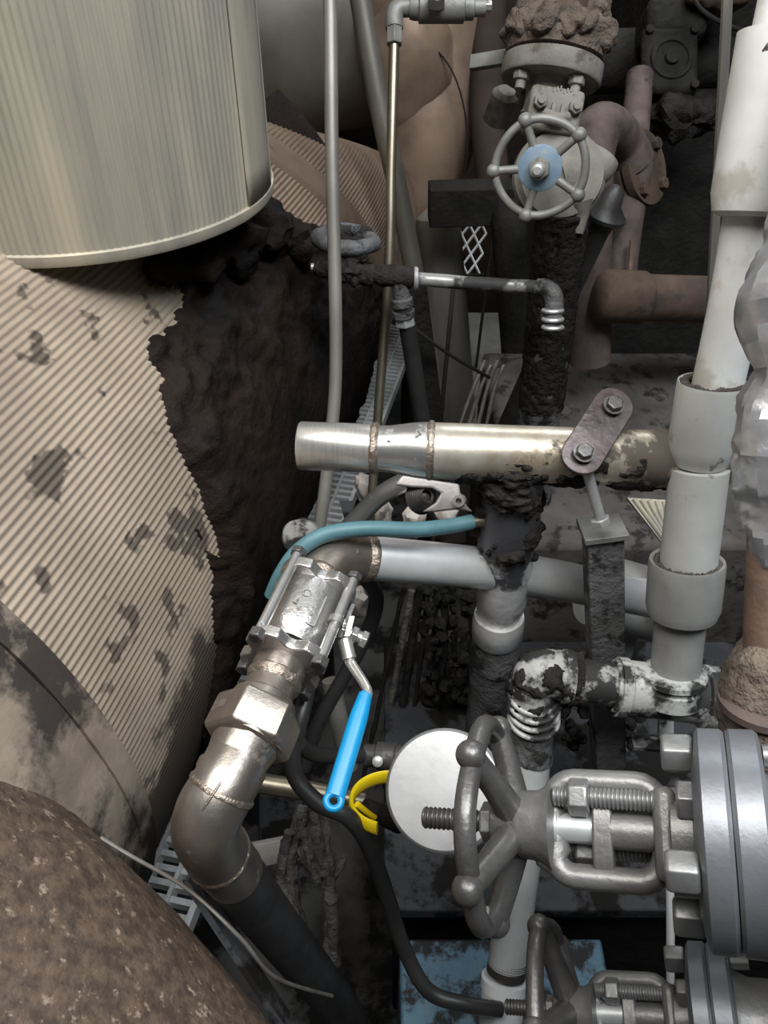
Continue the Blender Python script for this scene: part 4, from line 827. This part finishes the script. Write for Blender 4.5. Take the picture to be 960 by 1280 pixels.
# crusted cables
cgrp = 'crusted cables hanging below the elbow'
for k, (q, r) in enumerate(((((382, 1010, 1.50), (364, 1060, 1.50), (366, 1120, 1.52), (388, 1200, 1.55)), .014), (((390, 1005, 1.48), (398, 1060, 1.48), (412, 1110, 1.50), (410, 1200, 1.55)), .010),
                            (((402, 1010, 1.52), (408, 1070, 1.50), (414, 1130, 1.50), (418, 1205, 1.56)), .012), (((374, 1020, 1.46), (388, 1080, 1.47), (408, 1110, 1.5), (432, 1070, 1.5)), .006), (((362, 1040, 1.48), (352, 1100, 1.5), (374, 1160, 1.5), (392, 1205, 1.56)), .010))):
    solo('crusted_cable', MB().tube([at(*p) for p in q], r, 14, 14, amp=.006, sc=60), 'cable', ('thickest dirt crusted cable hanging below the tan tube', 'thin crusted cable second from the right in the bundle below the tan tube', 'rightmost long crusted cable of the bundle below the tan tube', 'looping thin crusted cable that curls up on the right of the bundle', 'leftmost crusted cable bowing out beside the dark drop pipe')[k], 'cable', at(*q[0]), cgrp)
solo('crusted_stub', MB().tube([at(402, 1235, 1.45), at(415, 1260, 1.46), at(428, 1300, 1.47)], .018, 14, 8, amp=.006, sc=60), 'cable', 'crusted pale stub at the bottom right of the hanging cables', 'cable', at(410, 1260, 1.45))
for k in range(7):
    x0 = 500 + 18 * k
    solo('sooty_cable', MB().tube([at(505 + 10 * k, 735 + 3 * (k % 2), 1.75), at(490 + 13 * k, 800, 1.80), at(470 + 15 * k, 900, 1.84), at(452 + 15 * k, 985, 1.88)], .0055 + .002 * (k % 3), 10, 8, amp=.003, sc=60), 'cable' if k == 1 else 'soot', 'sooty cable hanging in the dark gap under the silver pipe', 'cable', at(500 + 10 * k, 800, 1.78), 'sooty cables under the silver pipe')
for k in range(4):
    solo('dirty_wire', MB().tube([at(606 + 8 * k, 450 + 6 * (k % 2), 2.1), at(590 + 9 * k, 490, 2.12), at(570 + 12 * k, 545, 2.15)], .006, 8, 5, amp=.003, sc=50), 'wire', 'pale dirty wire fanning out beside the plinth corner', 'wire', at(600 + 8 * k, 460, 2.1), 'pale wires beside the plinth')
mb = MB()
for k in range(110): mb.ball(at(random.uniform(530, 600), random.uniform(720, 880), random.uniform(1.75, 1.85)), random.uniform(.006, .016), .012, 50, 2)
solo('soot_heap', mb, 'soot', 'heap of black soot lumps in the gap left of the tarred branch', 'soot', at(560, 800, 1.8))['kind'] = 'stuff'
mb = MB()
for k in range(120): mb.ball(at(random.uniform(680, 800), random.uniform(840, 930), random.uniform(1.42, 1.55)), random.uniform(.005, .013), .010, 50, 2)
solo('soot_heap', mb, 'soot', 'heap of black soot lumps behind the tarred white fitting', 'soot', at(730, 890, 1.5))['kind'] = 'stuff'
